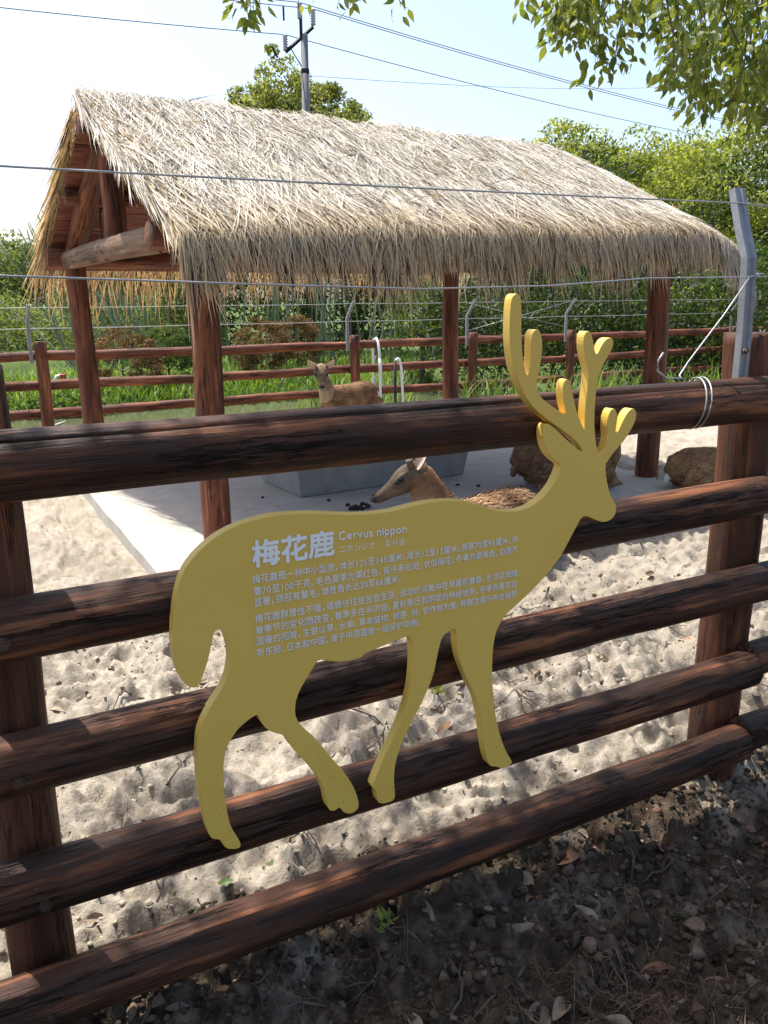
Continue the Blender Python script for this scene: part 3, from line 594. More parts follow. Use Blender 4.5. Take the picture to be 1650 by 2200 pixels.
# thatch: a tapered bed plus many loose blades, all one uncountable mass
RL0, RL1, EV = 0.0, 4.62, 2.0
def thatch_top(u, v):
    """height of thatch surface at local u, v (v signed)"""
    av = np.abs(v)
    e = np.exp(-np.clip(u - RL0, 0, None) / .10) + np.exp(-np.clip(RL1 + .25 - u, 0, None) / .35)
    z = 3.06 - .535 * av - .008 * av ** 2 + .04 * fbm(u * 2.2, v * 2.2, 51, 3)
    return z - .03 * e - .12 * sstep(RL1 - .55, RL1 + .35, u) ** 2 + .13 * np.clip(u / 4.5, 0, 1) * av / 1.9
def thatch_part(sgn, nblade, seed):
    rg = np.random.default_rng(seed)
    us = np.linspace(RL0 + .15, RL1 - .02, 60); vs = np.linspace(0, 1.90, 24)
    Ug, Vg = np.meshgrid(us, vs, indexing='ij')
    flare = 1 + .0 * Vg; Ue = Ug + (Ug - 2.2) * .03 * Vg
    Zt = thatch_top(Ue, Vg * sgn) - .03 + .008 * rg.normal(size=Ue.shape); Zb = np.array([[roof_z(v) + .03 for v in vs]] * len(us))
    Zt = np.maximum(Zt, Zb + .01)
    def W3(Uq, Vq, Zq): return np.stack([PO.x + UU.x * Uq + VV.x * Vq * sgn, PO.y + UU.y * Uq + VV.y * Vq * sgn, Zq], -1)
    T = W3(Ue, Vg, Zt); B = W3(Ue, Vg, Zb); a, b = Ue.shape
    V = np.concatenate([T.reshape(-1, 3), B.reshape(-1, 3)]); F = []
    idx = lambda i, j, o: o + i * b + j
    for i in range(a - 1):
        for j in range(b - 1):
            F.append((idx(i, j, 0), idx(i + 1, j, 0), idx(i + 1, j + 1, 0), idx(i, j + 1, 0)))
            F.append((idx(i, j, a * b), idx(i, j + 1, a * b), idx(i + 1, j + 1, a * b), idx(i + 1, j, a * b)))
    for i in range(a - 1):
        for j in (0, b - 1): F.append((idx(i, j, 0), idx(i, j, a * b), idx(i + 1, j, a * b), idx(i + 1, j, 0)))
    for j in range(b - 1):
        for i in (0, a - 1): F.append((idx(i, j, 0), idx(i, j + 1, 0), idx(i, j + 1, a * b), idx(i, j, a * b)))
    Fq = np.array(F); Cb = np.tile(np.array([[.17, .13, .075]]), (len(V), 1))  # shade in the gaps between blades put into a dark bed colour
    out = [(V, Fq, Cb)]
    # loose blades lying on the slope
    K = 5
    def blades(Nb, u, v, ln, lift, wdt, spread, droop, col):
        ang = rg.normal(0, spread, Nb) + .22 * fbm(u * 3, v * 3, seed + 3, 2)
        s = np.linspace(0, 1, K)[None, :]
        du = np.sin(ang)[:, None] * ln[:, None] * s + (rg.normal(0, .05, Nb) * ln)[:, None] * s ** 2
        dv = np.cos(ang)[:, None] * ln[:, None] * s
        Uq = u[:, None] + du; Vq = v[:, None] + dv
        ev = EV - .04 * np.clip(Uq / 4.5, 0, 1); cl = np.clip(Vq, 0, ev)
        Zq = thatch_top(np.clip(Uq, RL0, RL1 + .28), cl * sgn) + lift[:, None] * (1 + .5 * s)
        over = np.clip(Vq - ev, 0, None)                     # past the eave the blade bends down and hangs
        Vq = cl + over * .32; Zq = Zq - over * (.80 + droop[:, None] * s)
        endo = np.clip(RL0 - Uq, 0, None); Zq = Zq - endo * (.30 if sgn < 0 else .8); Uq = Uq + endo * (.7 if sgn < 0 else .35)   # gable end
        endo = np.clip(Uq - RL1 - .28, 0, None); Zq = Zq - endo * .8; Uq = Uq - endo * .3
        P = W3(Uq, Vq, Zq)
        wv = wdt[:, None] * np.array([.7, 1, 1, .75, .1])[None, :]
        side = unit(np.stack([UU.x + 0 * ang, UU.y + 0 * ang, rg.normal(0, .35, Nb)], -1) - np.outer(np.sin(ang) * .5, np.array([VV.x, VV.y, 0]) * sgn))
        return ribbons(P, wv, side, col)
    def colors(Nb, base=(.80, .78, .71)):
        t = rg.random(Nb)[:, None]; g = rg.normal(1, .16, Nb)[:, None]
        c = np.array(base) * (1 - .45 * t ** 3) + (t > .78) * np.array([-.36, -.37, -.36]); return np.clip(c * g, .03, .85)
    u = rg.uniform(RL0 - .05, RL1 + .3, nblade); v = rg.uniform(-.12, 1.85, nblade)
    out.append(blades(nblade, u, v, rg.uniform(.20, .50, nblade), rg.uniform(-.02, .045, nblade) * rg.random(nblade), rg.uniform(.003, .0068, nblade), .34, rg.uniform(0, .3, nblade), colors(nblade) * (1 - sstep(1.35, 1.9, v)[:, None] * np.array([[.11, .25, .44]]))))  # golden glow of backlit straw tinted into the blades towards the eave
    ne = nblade // 4                                                 # eave fringe, its warmer colour carrying the backlit glow
    u = rg.uniform(RL0, RL1 + .3, ne); v = rg.uniform(1.55, 2.0, ne); clump = .5 + .9 * (fbm(u * 4.5, u * 0 + 2, 77 + seed, 3) + .5)
    out.append(blades(ne, u, v, (.16 + rg.random(ne) ** 1.6 * .34) * clump * (1 - .38 * np.clip(u / 4.5, 0, 1)), rg.uniform(-.11, .01, ne), rg.uniform(.006, .011, ne), .20, rg.uniform(.0, .5, ne), colors(ne, (.62, .48, .30))))
    ng = nblade // 9                                                # gable edge fringe (left end)
    v = rg.uniform(0.02, 1.85, ng); u = RL0 + rg.uniform(-.02, .16, ng)
    out.append(blades(ng, u, v, rg.uniform(.2, .5, ng), rg.uniform(-.07, .02, ng), rg.uniform(.005, .010, ng), .14 if sgn < 0 else .33, rg.uniform(0, .3, ng), colors(ng, (.58, .47, .29))))
    v = rg.uniform(0.02, 1.85, ng); u = RL1 + .28 - rg.uniform(-.04, .3, ng)
    out.append(blades(ng, u, v, rg.uniform(.2, .5, ng), rg.uniform(-.10, .02, ng), rg.uniform(.005, .010, ng), .33, rg.uniform(0, .3, ng), colors(ng)))
    nw = nblade // 70                                               # stray stalks sticking out
    u = rg.uniform(RL0, RL1, nw); v = rg.uniform(0, 1.6, nw); ln = rg.uniform(.12, .3, nw); s = np.linspace(0, 1, K)[None, :]
    a = rg.uniform(-1.2, 1.2, nw)
    Uq = u[:, None] + np.sin(a)[:, None] * ln[:, None] * s; Vq = v[:, None] + np.cos(a)[:, None] * ln[:, None] * s * .5
    Zq = thatch_top(u[:, None], np.clip(Vq, 0, 2) * sgn) + .02 + ln[:, None] * s * rg.uniform(.1, .6, nw)[:, None] - ln[:, None] * s ** 2 * .25
    out.append(ribbons(W3(Uq, Vq, Zq), np.tile(np.array([[.006, .006, .005, .003, .001]]), (nw, 1)), unit(rg.normal(size=(nw, 3))), colors(nw, (.5, .42, .28))))
    o = 0; Vs = []; Fs = []; Cs = []
    for a_, b_, c_ in out: Vs.append(a_); Fs.append(b_ + o); Cs.append(c_); o += len(a_)
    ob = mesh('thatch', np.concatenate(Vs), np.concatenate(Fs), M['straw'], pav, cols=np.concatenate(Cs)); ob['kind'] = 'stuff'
    return ob
thatch_part(-1, 50000, 5); thatch_part(1, 8000, 6)

# ------------------------------------------------------------------ trough, dung, hoses
tr = empty('feeding_trough', (3.3, 4.75, .062))
tag(tr, 'long grey concrete trough on the slab behind the reclining stag', 'trough')
def trough_shell():
    zb, zt = .064, .40
    o = [(2.47, 4.34), (4.12, 4.44), (4.07, 5.2), (2.42, 5.1)]; f = .05
    c = np.mean(o, 0)
    top = [(x + np.sign(x - c[0]) * f, y + np.sign(y - c[1]) * f) for x, y in o]
    ins = [(x - np.sign(x - c[0]) * (.09 - f), y - np.sign(y - c[1]) * (.09 - f)) for x, y in o]
    inb = [(x - np.sign(x - c[0]) * .12, y - np.sign(y - c[1]) * .12) for x, y in o]
    V = [(x, y, zb) for x, y in o] + [(x, y, zt) for x, y in top] + [(x, y, zt) for x, y in ins] + [(x, y, .14) for x, y in inb]
    F = [(3, 2, 1, 0)]
    for k in range(3):
        for i in range(4): j = (i + 1) % 4; F.append((k * 4 + i, k * 4 + j, k * 4 + 4 + j, k * 4 + 4 + i))
    F.append((12, 13, 14, 15)); return V, F
V, F = trough_shell(); bevel(mesh('basin', V, F, M['trough'], tr), .012, 2)
def blob(rx, ry, rz, seed, n=1):
    bm = bmesh.new(); bmesh.ops.create_icosphere(bm, subdivisions=n, radius=1); rg = random.Random(seed)
    for v in bm.verts:
        k = 1 + rg.uniform(-.25, .25); v.co = Vector((v.co.x * rx * k, v.co.y * ry * k, v.co.z * rz * k))
    V = [tuple(v.co) for v in bm.verts]; F = [tuple(v.index for v in f.verts) for f in bm.faces]; bm.free(); return V, F
def hitz(px, py, z):
    d = _f + _r * ((px - 825) / 1770.1) + _u * (-(py - 1100) / 1770.1); t = (z - CAM.z) / d.z; return CAM + d * t
rgp = random.Random(5)
dp = []
for k in range(16):
    v, f = blob(.022, .02, .016, k); dp.append((np.array(v) + np.array([rgp.gauss(0, .05), rgp.gauss(0, .05), .012 + (.02 if k < 5 else 0)]), f))
V, F = join(dp); tag(mesh('dung_pile', V, F, M['dung'], None, Matrix.Translation((2.70, 3.78, .064))), 'small heap of black droppings on the slab by the stag\'s muzzle', 'droppings', kind='stuff')
for k, (x, y) in enumerate(((2.62, 4.12), (3.82, 4.08), (3.95, 3.95), (4.22, 3.72), (2.2, 4.5))):
    V, F = blob(.022 * rgp.uniform(.5, 1.2), .015, .011, 30 + k)
    tag(mesh('dropping', V, F, M['dung'], None, Matrix.Translation((x, y, .071))), 'single black dropping lying on the grey slab', 'dropping', 'droppings scattered on the slab')
hs = empty('hose', (5.6, 8.92, -.3)); tag(hs, 'white hose looped over the top rail of the far fence', 'hose')
wire('hose_pipe', [(5.60, 8.86, -.28), (5.60, 8.86, .15), (5.61, 8.88, .6), (5.62, 8.92, .9), (5.625, 8.96, 1.03), (5.63, 9.03, 1.085), (5.635, 9.12, 1.06), (5.64, 9.15, .9), (5.65, 9.16, .4), (5.66, 9.16, -.3)], .019, hs, M['white_plastic'], 10)
V, F = tube_arrays([(5.612, 8.875, .6), (5.618, 8.905, .8)], .027, 10); mesh('coupling', V, F, M['white_plastic'], hs, smooth=True)
sp = empty('standpipe', (5.77, 8.72, -.3)); tag(sp, 'black standpipe with a white hose drooping from its top', 'standpipe')
wire('pipe', [(5.77, 8.72, -.35), (5.77, 8.72, .3), (5.77, 8.72, .78)], .021, sp, M['black_plastic'], 10)
wire('hose_pipe', [(5.775, 8.72, .76), (5.785, 8.72, .80), (5.81, 8.715, .81), (5.84, 8.71, .775), (5.865, 8.705, .65), (5.88, 8.70, .3), (5.89, 8.70, -.3)], .018, sp, M['white_plastic'], 10)

# ------------------------------------------------------------------ deer
def deer_mat(name, back, flank, scale=30):
    m, nt, bs = newmat(name); v = objvec(nt, (1, 1, 1)); n1 = noise(nt, v, 9, 5, .65); n2 = noise(nt, v, 70, 4, .7)
    c = ramp(nt, n1, [(.32, tuple(x * .55 for x in back)), (.5, back), (.68, flank)])
    c = mix(nt, ramp(nt, n2, [(.3, (.6, .6, .6)), (.5, (0, 0, 0))]), c, tuple(x * .5 for x in back))
    nt.links.new(c, bs.inputs['Base Color']); bs.inputs['Roughness'].default_value = .85; bs.inputs['Specular IOR Level'].default_value = .12; bump(nt, bs, n2, .5, .01); return m
M['coat'] = deer_mat('brown deer coat', (.22, .12, .065), (.34, .205, .12))
M['face'] = deer_mat('grey brown deer face', (.115, .084, .060), (.19, .143, .103))
M['doe_face'] = deer_mat('doe face', (.20, .145, .10), (.34, .26, .19))
M['pale_neck'] = deer_mat('pale deer neck', (.34, .25, .165), (.44, .34, .24))
M['ear_in'] = plain('pale inner ear', (.52, .38, .30), .8, 0, .15, 30, 0)
M['nose'] = plain('wet black nose', (.012, .011, .011), .3, 0, .2, 60, .1)
M['eye'] = plain('dark eye', (.008, .006, .005), .08, 0, .1, 20, 0)
M['white_fur'] = plain('white tail fur', (.72, .69, .64), .9, 0, .1, 60, .3)
def remeshed(parts, mat, voxel=.013, sm=5):
    V, F = join([(tube_arrays(*a[:2], n=a[3] if len(a) > 3 else 14, rad2=a[2])) for a in parts])
    o = bpy.data.objects.new('tmp', rawmesh('tmp', V, F, None)); COL.objects.link(o)
    r = o.modifiers.new('r', 'REMESH'); r.mode = 'VOXEL'; r.voxel_size = voxel
    s = o.modifiers.new('s', 'SMOOTH'); s.factor = .5; s.iterations = sm
    dg = bpy.context.evaluated_depsgraph_get(); dg.update()
    me = bpy.data.meshes.new_from_object(o.evaluated_get(dg)); bpy.data.objects.remove(o)
    me.materials.append(mat); me.polygons.foreach_set('use_smooth', np.ones(len(me.polygons), dtype=bool)); return me
def fur_on(me, parent, world, n, seed, flow, ln, colA, colB, keep=None):
    rg = np.random.default_rng(seed)
    co = np.empty(len(me.vertices) * 3); me.vertices.foreach_get('co', co); co = co.reshape(-1, 3)
    nr = np.empty(len(me.vertices) * 3); me.vertices.foreach_get('normal', nr); nr = nr.reshape(-1, 3)
    idx = np.arange(len(co)) if keep is None else np.nonzero(keep(co, nr))[0]
    ch = rg.choice(idx, n); P = co[ch] + rg.normal(0, .004, (n, 3)); Nn = nr[ch]
    cl = fbm(P[:, 0] * 9 + 3, P[:, 1] * 9 + P[:, 2] * 9, seed, 3)
    fl = np.tile(np.array(flow, float), (n, 1)) + .9 * np.stack([cl, fbm(P[:, 0] * 14, P[:, 2] * 14 + 5, seed + 2, 2), cl * 0], -1) + rg.normal(0, .25, (n, 3))
    fl = fl - Nn * np.sum(fl * Nn, 1, keepdims=True); fl = unit(fl) * .92 + Nn * rg.uniform(.08, .32, (n, 1))
    L = ln * rg.uniform(.6, 1.3, n); s = np.array([0, .5, 1.0])
    PT = P[:, None] + fl[:, None] * (L[:, None] * s[None])[:, :, None] - (Nn * .18)[:, None] * (L[:, None] * s[None] ** 2)[:, :, None]
    t = np.clip(.5 + cl * 1.2 + rg.normal(0, .2, n), 0, 1)[:, None]
    V, F, C = ribbons(PT, np.tile(np.array([[.007, .006, .0015]]), (n, 1)), unit(np.cross(fl, Nn) + rg.normal(0, .2, (n, 3))), np.array(colA) * (1 - t) + np.array(colB) * t)
    o = mesh('fur', V, F, M['fur'], parent, world, cols=C); o['kind'] = 'stuff'; return o
def ear_mesh(L, W):
    us = np.linspace(0, 1, 9); V = []; F = []
    for u in us:
        w = W * (math.sin(math.pi * min(1, u ** .8 * .98 + .06)) ** .75) * .5 + .002
        for t in np.linspace(-1, 1, 7): V.append((u * L, t * w, .35 * w * t * t + .02 * u))
    for k in range(8):
        for i in range(6): F.append((k * 7 + i, k * 7 + i + 1, (k + 1) * 7 + i + 1, (k + 1) * 7 + i))
    nb = len(V); V2 = [(x, y * 1.02, z - .006) for x, y, z in V]; F2 = [f[::-1] for f in F]
    return V, F, V2, F2
def add_head(root, world, poll, nose, up, hs=1.0, ears=((.05, .5), (-.05, .5)), face='face', ear_out=.9, ear_back=.35, ear_up=.45, earL=.165, ws=1.0):
    """head as one skin plus ears, eyes, nose; all in root local coordinates"""
    poll = Vector(poll); nose = Vector(nose); f = (nose - poll).normalized(); L = (nose - poll).length
    u = Vector(up); s = u.cross(f).normalized(); u = f.cross(s)
    def at(a, b, c): return tuple(poll + f * (a * L) + s * (b * L) + u * (c * L))
    P = [at(-.18, 0, -.10), at(0, 0, -.02), at(.18, 0, -.005), at(.36, 0, -.03), at(.55, 0, -.055), at(.75, 0, -.07), at(.92, 0, -.07), at(1.0, 0, -.075)]
    w = np.array([.19, .225, .225, .20, .145, .115, .105, .06]) * L * ws; h = np.array([.20, .245, .255, .235, .175, .135, .115, .07]) * L
    parts = [(P, w, h, 16), ([at(.08, 0, -.17), at(.35, 0, -.19), at(.65, 0, -.155), at(.9, 0, -.125)], np.array([.12, .12, .075, .05]) * L, np.array([.1, .1, .06, .04]) * L, 12)]
    # brow ridges
    for sg in (-1, 1): parts.append(([at(.2, .16 * sg, .12), at(.32, .175 * sg, .115), at(.44, .15 * sg, .07)], np.array([.05, .06, .04]) * L, np.array([.045, .05, .035]) * L, 8))
    V, F = join([tube_arrays(a[0], a[1], n=a[3], rad2=a[2], up=tuple(u)) for a in parts])
    o = bpy.data.objects.new('tmp', rawmesh('tmp', V, F, None)); COL.objects.link(o)
    r = o.modifiers.new('r', 'REMESH'); r.mode = 'VOXEL'; r.voxel_size = .007
    sm = o.modifiers.new('s', 'SMOOTH'); sm.factor = .5; sm.iterations = 6
    dg = bpy.context.evaluated_depsgraph_get(); dg.update(); me = bpy.data.meshes.new_from_object(o.evaluated_get(dg)); bpy.data.objects.remove(o)
    me.materials.append(M[face]); me.polygons.foreach_set('use_smooth', np.ones(len(me.polygons), dtype=bool))
    hd = place(bpy.data.objects.new('head', me), root, world)
    for sg in (-1, 1):
        V, F = blob(.10 * L, .05 * L, .068 * L, 1, 2); mx = axis_matrix(at(.37, .185 * sg * ws, .055), at(.55, .17 * sg * ws, .03), tuple(u))
        mesh('eye', V, F, M['eye'], hd, world @ mx, smooth=True)
        d = (f * -ear_back + s * (sg * ear_out) + u * ear_up).normalized()
        p = Vector(at(-.02, .17 * sg * ws, .10)); V1, F1, V2, F2 = ear_mesh(earL, earL * .48)
        mx = axis_matrix(p, p + d, tuple((f * .8 + u * .2)))
        e = mesh('ear', V2, F2, M['coat'], hd, world @ mx, smooth=True)
        mesh('inner_ear', V1, F1, M['ear_in'], hd, world @ mx, smooth=True)
    V, F = tube_arrays([at(.90, 0, -.045), at(.97, 0, -.05), at(1.03, 0, -.06), at(1.05, 0, -.075)], np.array([.07, .10, .085, .04]) * L * ws, 12, np.array([.05, .09, .075, .04]) * L, up=tuple(u))
    mesh('nose', V, F, M['nose'], hd, world, smooth=True)
    V, F = tube_arrays([at(.99, 0, -.165), at(.85, .09, -.165), at(.68, .105, -.15)], .008 * L * 4, 6); 
    return hd, at
def lying(name, loc, rz, sc, poll, nose, label, seed, side=1, furn=5000, mid_neck=None, chest=(.30, 0, .33), tail='coat', colA=(.16, .095, .05), colB=(.42, .27, .15), **hk):
    root = empty(name, loc, rz, sc); W = WM[root.name]
    poll = Vector(poll); ch = Vector(chest); mid = Vector(mid_neck) if mid_neck else (ch + poll) * .5 + Vector((.03, 0, -.02))
    body = [([(-.50, 0, .20), (-.44, 0, .25), (-.30, 0, .27), (-.10, 0, .265), (.10, 0, .26), (.26, 0, .28), (.36, 0, .30), (.42, 0, .31)], np.array([.06, .14, .195, .215, .215, .19, .15, .07]), np.array([.06, .15, .205, .215, .21, .2, .17, .08]), 20),
            ([tuple(ch + Vector((-.08, 0, -.02))), tuple(ch + Vector((.04, 0, .03))), tuple(mid), tuple(poll * .9 + mid * .1), tuple(poll)], np.array([.15, .135, .09, .068, .06]), np.array([.17, .15, .10, .08, .07]), 16)]
    for sg in (-1, 1):
        body.append(([(-.36, .14 * sg, .22), (-.22, .19 * sg, .17), (-.02, .21 * sg, .11), (.03, .215 * sg, .08)], np.array([.13, .12, .075, .04]), np.array([.15, .14, .08, .045]), 14))
        body.append(([(.02, .215 * sg, .075), (-.18, .225 * sg, .05), (-.36, .22 * sg, .04), (-.12, .25 * sg, .025), (.02, .25 * sg, .02)], np.array([.04, .035, .03, .022, .018]), None, 10))
        body.append(([(.24, .12 * sg, .24), (.32, .14 * sg, .12), (.42, .14 * sg, .07), (.26, .16 * sg, .03), (.18, .16 * sg, .02)], np.array([.10, .065, .042, .028, .02]), None, 10))
    me = remeshed(body, M['coat'])
    b = place(bpy.data.objects.new('body', me), root, W)
    fur_on(me, b, W, furn, seed, (-1, 0, -.35), .042, colA, colB, lambda c, n: (c[:, 2] > .08) & (c[:, 0] < .36))
    V, F = tube_arrays([(-.46, 0, .22), (-.50, 0, .17), (-.515, .0, .11)], [.035, .04, .02], 10); mesh('tail', V, F, M[tail], root, W, smooth=True)
    hd, at = add_head(root, W, poll, nose, (0, 0, 1), **hk)
    tag(root, label, 'deer'); return root, hd, at, W
def standing(name, loc, rz, sc, poll, nose, label, seed, furn=3500, neckmat='pale_neck', **hk):
    root = empty(name, loc, rz, sc); W = WM[root.name]; poll = Vector(poll)
    body = [([(-.46, 0, .66), (-.40, 0, .69), (-.25, 0, .70), (0, 0, .675), (.2, 0, .67), (.34, 0, .68), (.42, 0, .69)], np.array([.05, .12, .155, .165, .16, .135, .07]), np.array([.05, .13, .165, .165, .175, .16, .09]), 18)]
    for sg in (-1, 1):
        body.append(([(-.36, .09 * sg, .64), (-.30, .12 * sg, .52), (-.28, .11 * sg, .42), (-.42, .10 * sg, .30), (-.40, .10 * sg, .12), (-.38, .10 * sg, .02)], np.array([.11, .09, .06, .032, .023, .024]), np.array([.13, .11, .07, .035, .025, .028]), 12))
        body.append(([(.30, .09 * sg, .62), (.32, .10 * sg, .48), (.31, .09 * sg, .34), (.30, .09 * sg, .14), (.32, .09 * sg, .02)], np.array([.08, .055, .033, .024, .026]), np.array([.11, .07, .035, .024, .028]), 12))
    me = remeshed(body, M['coat']); b = place(bpy.data.objects.new('body', me), root, W)
    fur_on(me, b, W, furn, seed, (-1, 0, -.5), .04, (.12, .075, .042), (.34, .22, .13), lambda c, n: (c[:, 2] > .5) & (c[:, 0] < .4))
    nk = [([(.26, 0, .66), (.38, 0, .74), tuple(poll * .5 + Vector((.40, 0, .80)) * .5), tuple(poll * .85 + Vector((.4, 0, .8)) * .15), tuple(poll)], np.array([.11, .105, .075, .06, .055]), np.array([.14, .12, .08, .062, .058]), 16)]
    place(bpy.data.objects.new('neck', remeshed(nk, M[neckmat])), b, W)
    V, F = tube_arrays([(-.46, 0, .72), (-.51, 0, .66), (-.53, 0, .56)], [.03, .035, .01], 10); mesh('tail', V, F, M['white_fur'], root, W, smooth=True)
    hd, at = add_head(root, W, poll, nose, (0, 0, 1), **hk)
    tag(root, label, 'deer'); return root, hd, at, W
# reclining stag in the middle, head in profile to the left
def to_local(pw, loc, rz, sc): return tuple((Matrix.Rotation(-rz, 3, 'Z') @ (Vector(pw) - Vector(loc))) / sc)
L2 = (2.78, 2.20, gh(2.78, 2.2) - .01); A2 = R(197); S2 = 1.06
pl2 = Vector(to_local((2.282, 2.151, .690), L2, A2, S2)); ns2 = Vector(to_local((2.045, 2.234, .553), L2, A2, S2))
root, hd, at, W = lying('deer', L2, A2, S2, tuple(pl2), tuple(ns2), 'brown stag lying down with head in profile, just behind the yellow board\'s back', 301,
      furn=15000, chest=(.30, 0, .33), mid_neck=tuple(pl2 * .5 + Vector((.33, 0, .38)) * .5), colA=(.13, .07, .035), colB=(.50, .31, .17), ear_out=.55, ear_back=.85, ear_up=.50, earL=.155)
for sg in (-1, 1):
    V, F = tube_arrays([at(.06, .11 * sg, .16), at(.04, .13 * sg, .25), at(.03, .14 * sg, .31)], [.022, .018, .022], 10)
    mesh('antler_stump', V, F, M['bark'], hd, W, smooth=True)
lying('deer', (4.60, 3.55, .062), R(-24), .95, (.33, 0, .62), (.54, 0, .49), 'brown deer resting on the slab, mostly hidden behind the yellow board\'s neck', 311, furn=7000, colA=(.10, .058, .03), colB=(.36, .215, .115))
lying('deer', (5.60, 2.90, gh(5.60, 2.90) - .02), R(-24), .80, (.36, .02, .62), (.52, .04, .47), 'shaggy deer lying on sand between the right pavilion post and the fence post', 321, furn=4500, tail='white_fur', colA=(.15, .085, .042), colB=(.50, .30, .15))
def local_dir(d, rz): return Matrix.Rotation(-rz, 3, 'Z') @ Vector(d)
rz = R(196); sc = .92; loc = Vector((4.36, 7.32, gh(4.36, 7.32)))
poll_w = Vector((3.945, 7.2, .845)); pl = (Matrix.Rotation(-rz, 3, 'Z') @ (poll_w - loc)) / sc
dn = local_dir(Vector((-.30, -.66, -.75)).normalized(), rz)
standing('deer', tuple(loc), rz, sc, tuple(pl), tuple(pl + dn * .29), 'young doe standing behind the pavilion and staring at the camera', 331, ear_out=.62, ear_back=.0, ear_up=1.0, earL=.20, ws=1.4, face='doe_face')
rz = R(-28); loc = Vector((7.55, 3.95, gh(7.55, 3.95)))
standing('deer', tuple(loc), rz, .80, (.55, 0, .82), (.78, 0, .70), 'small dark deer in the sun behind the right fence post, only its legs showing', 341, neckmat='coat')

# ------------------------------------------------------------------ background vegetation
def polar(az, dist, z=0.0):
    a = R(az); return (CAM.x + dist * math.sin(a), CAM.y + dist * math.cos(a), z)
def px_az(px): return 27.99 + math.degrees(math.atan((px - 825) / 1770.1 / .9684))
GREEN = {'soft': ((.12, .16, .05), (.30, .33, .12)), 'canopy': ((.085, .135, .03), (.26, .30, .085)), 'camphor': ((.15, .20, .045), (.37, .41, .11)), 'dark': ((.018, .038, .012), (.055, .085, .024)), 'mid': ((.04, .085, .02), (.11, .16, .04)), 'pale': ((.09, .13, .05), (.17, .22, .09)), 'red': ((.06, .045, .022), (.20, .12, .07))}  # camphor greens lightened to stand in for haze over the distant trees
def leafcolor(rg, n, key, t=None):
    a, b = np.array(GREEN[key][0]), np.array(GREEN[key][1]); t = rg.random(n) if t is None else t
    return np.clip((a + (b - a) * t[:, None]) * rg.normal(1, .12, (n, 1)), .004, .6)
def crown_arrays(seed, rx, ry, rz, cz, key, clumps, per, lsize, csize, shell=.55, low=-.6):
    rg = np.random.default_rng(seed)
    d = unit(rg.normal(size=(clumps * 2, 3))); d = d[d[:, 2] > low][:clumps]
    rr = (shell + (1 - shell) * rg.random(len(d))) * (1 + .22 * fbm(d[:, 0] * 2.3 + seed, d[:, 1] * 2.3 + d[:, 2] * 1.7, seed, 3) * 2)
    C = d * rr[:, None] * np.array([rx, ry, rz]) + np.array([0, 0, cz])
    cs = csize * rg.uniform(.6, 1.35, len(C)); tone = rg.random(len(C))
    P = np.repeat(C, per, 0); od = unit(rg.normal(size=P.shape) + np.array([0, 0, .35])); off = od * (.45 + .6 * rg.random((len(P), 1)) ** .6); off[:, 2] *= .75; P = P + off * np.repeat(cs, per)[:, None]
    nr = unit(od + rg.normal(0, .45, P.shape)); D = unit(np.cross(nr, rg.normal(size=P.shape)) + np.array([0, 0, -.3]))
    L = lsize * rg.uniform(.6, 1.35, len(P))
    t = np.clip(np.repeat(tone, per) * .6 + .4 * rg.random(len(P)) + .25 * np.clip(off[:, 2], -1, 1) * .4, 0, 1)
    return leaf_cards(P, D, L, L * .55, leafcolor(rg, len(P), key, t), rg, nrm=nr)
def branchy_trunk(seed, h, r, spread, nb, base=.35):
    rg = np.random.default_rng(seed); parts = []
    k = 7; P = np.stack([np.cumsum(rg.normal(0, .03 * h / k, k)), np.cumsum(rg.normal(0, .03 * h / k, k)), np.linspace(-.3, h, k)], -1)
    parts.append(tube_arrays(P, np.linspace(r, r * .3, k), 8))
    for b in range(nb):
        t = rg.uniform(base, .9); s = np.array([np.interp(t * h, P[:, 2], P[:, 0]), np.interp(t * h, P[:, 2], P[:, 1]), t * h]); a = b * 2.4 + rg.uniform(-.4, .4)
        e = s + np.array([math.cos(a) * spread[0], math.sin(a) * spread[1], spread[2]]) * rg.uniform(.55, .9)
        m = (s + e) / 2 + rg.normal(0, .08 * h / 4, 3)
        parts.append(tube_arrays(np.array([s, m, e]), np.array([r * .5, r * .3, r * .1]) * (1 - .4 * t), 6))
    return join(parts)
_treec = {}
def tree(name, loc, label, group=None, key='camphor', seed=1, h=8, rx=3.2, rz=3.0, clumps=150, per=60, lsize=.2, csize=.8, rot=0., sc=1., cat='tree', shell=.55, low=-.6):
    root = empty(name, loc, rot, sc); W = WM[root.name]
    kk = (key, seed, h, rx, rz, clumps, per)
    if kk not in _treec:
        V, F = branchy_trunk(seed, h - rz * .6, .055 * h ** .6 * .5 + .04, (rx * .8, rx * .8, rz * .5), 9)
        tm = rawmesh('trunk', V, F, M['bark'], True)
        V, F, C = crown_arrays(seed, rx, rx, rz, h - rz, key, clumps, per, lsize, csize, shell, low); cm = rawmesh('crown', V, F, M['leaf'], cols=C)
        _treec[kk] = (tm, cm)
    tm, cm = _treec[kk]
    place(bpy.data.objects.new('trunk', tm), root, W); place(bpy.data.objects.new('crown', cm), root, W)
    tag(root, label, cat, group); return root
def T_at(px, dist, **kw):
    x, y, _ = polar(px_az(px), dist); return tree(loc=(x, y, gh(x, y)), **kw)
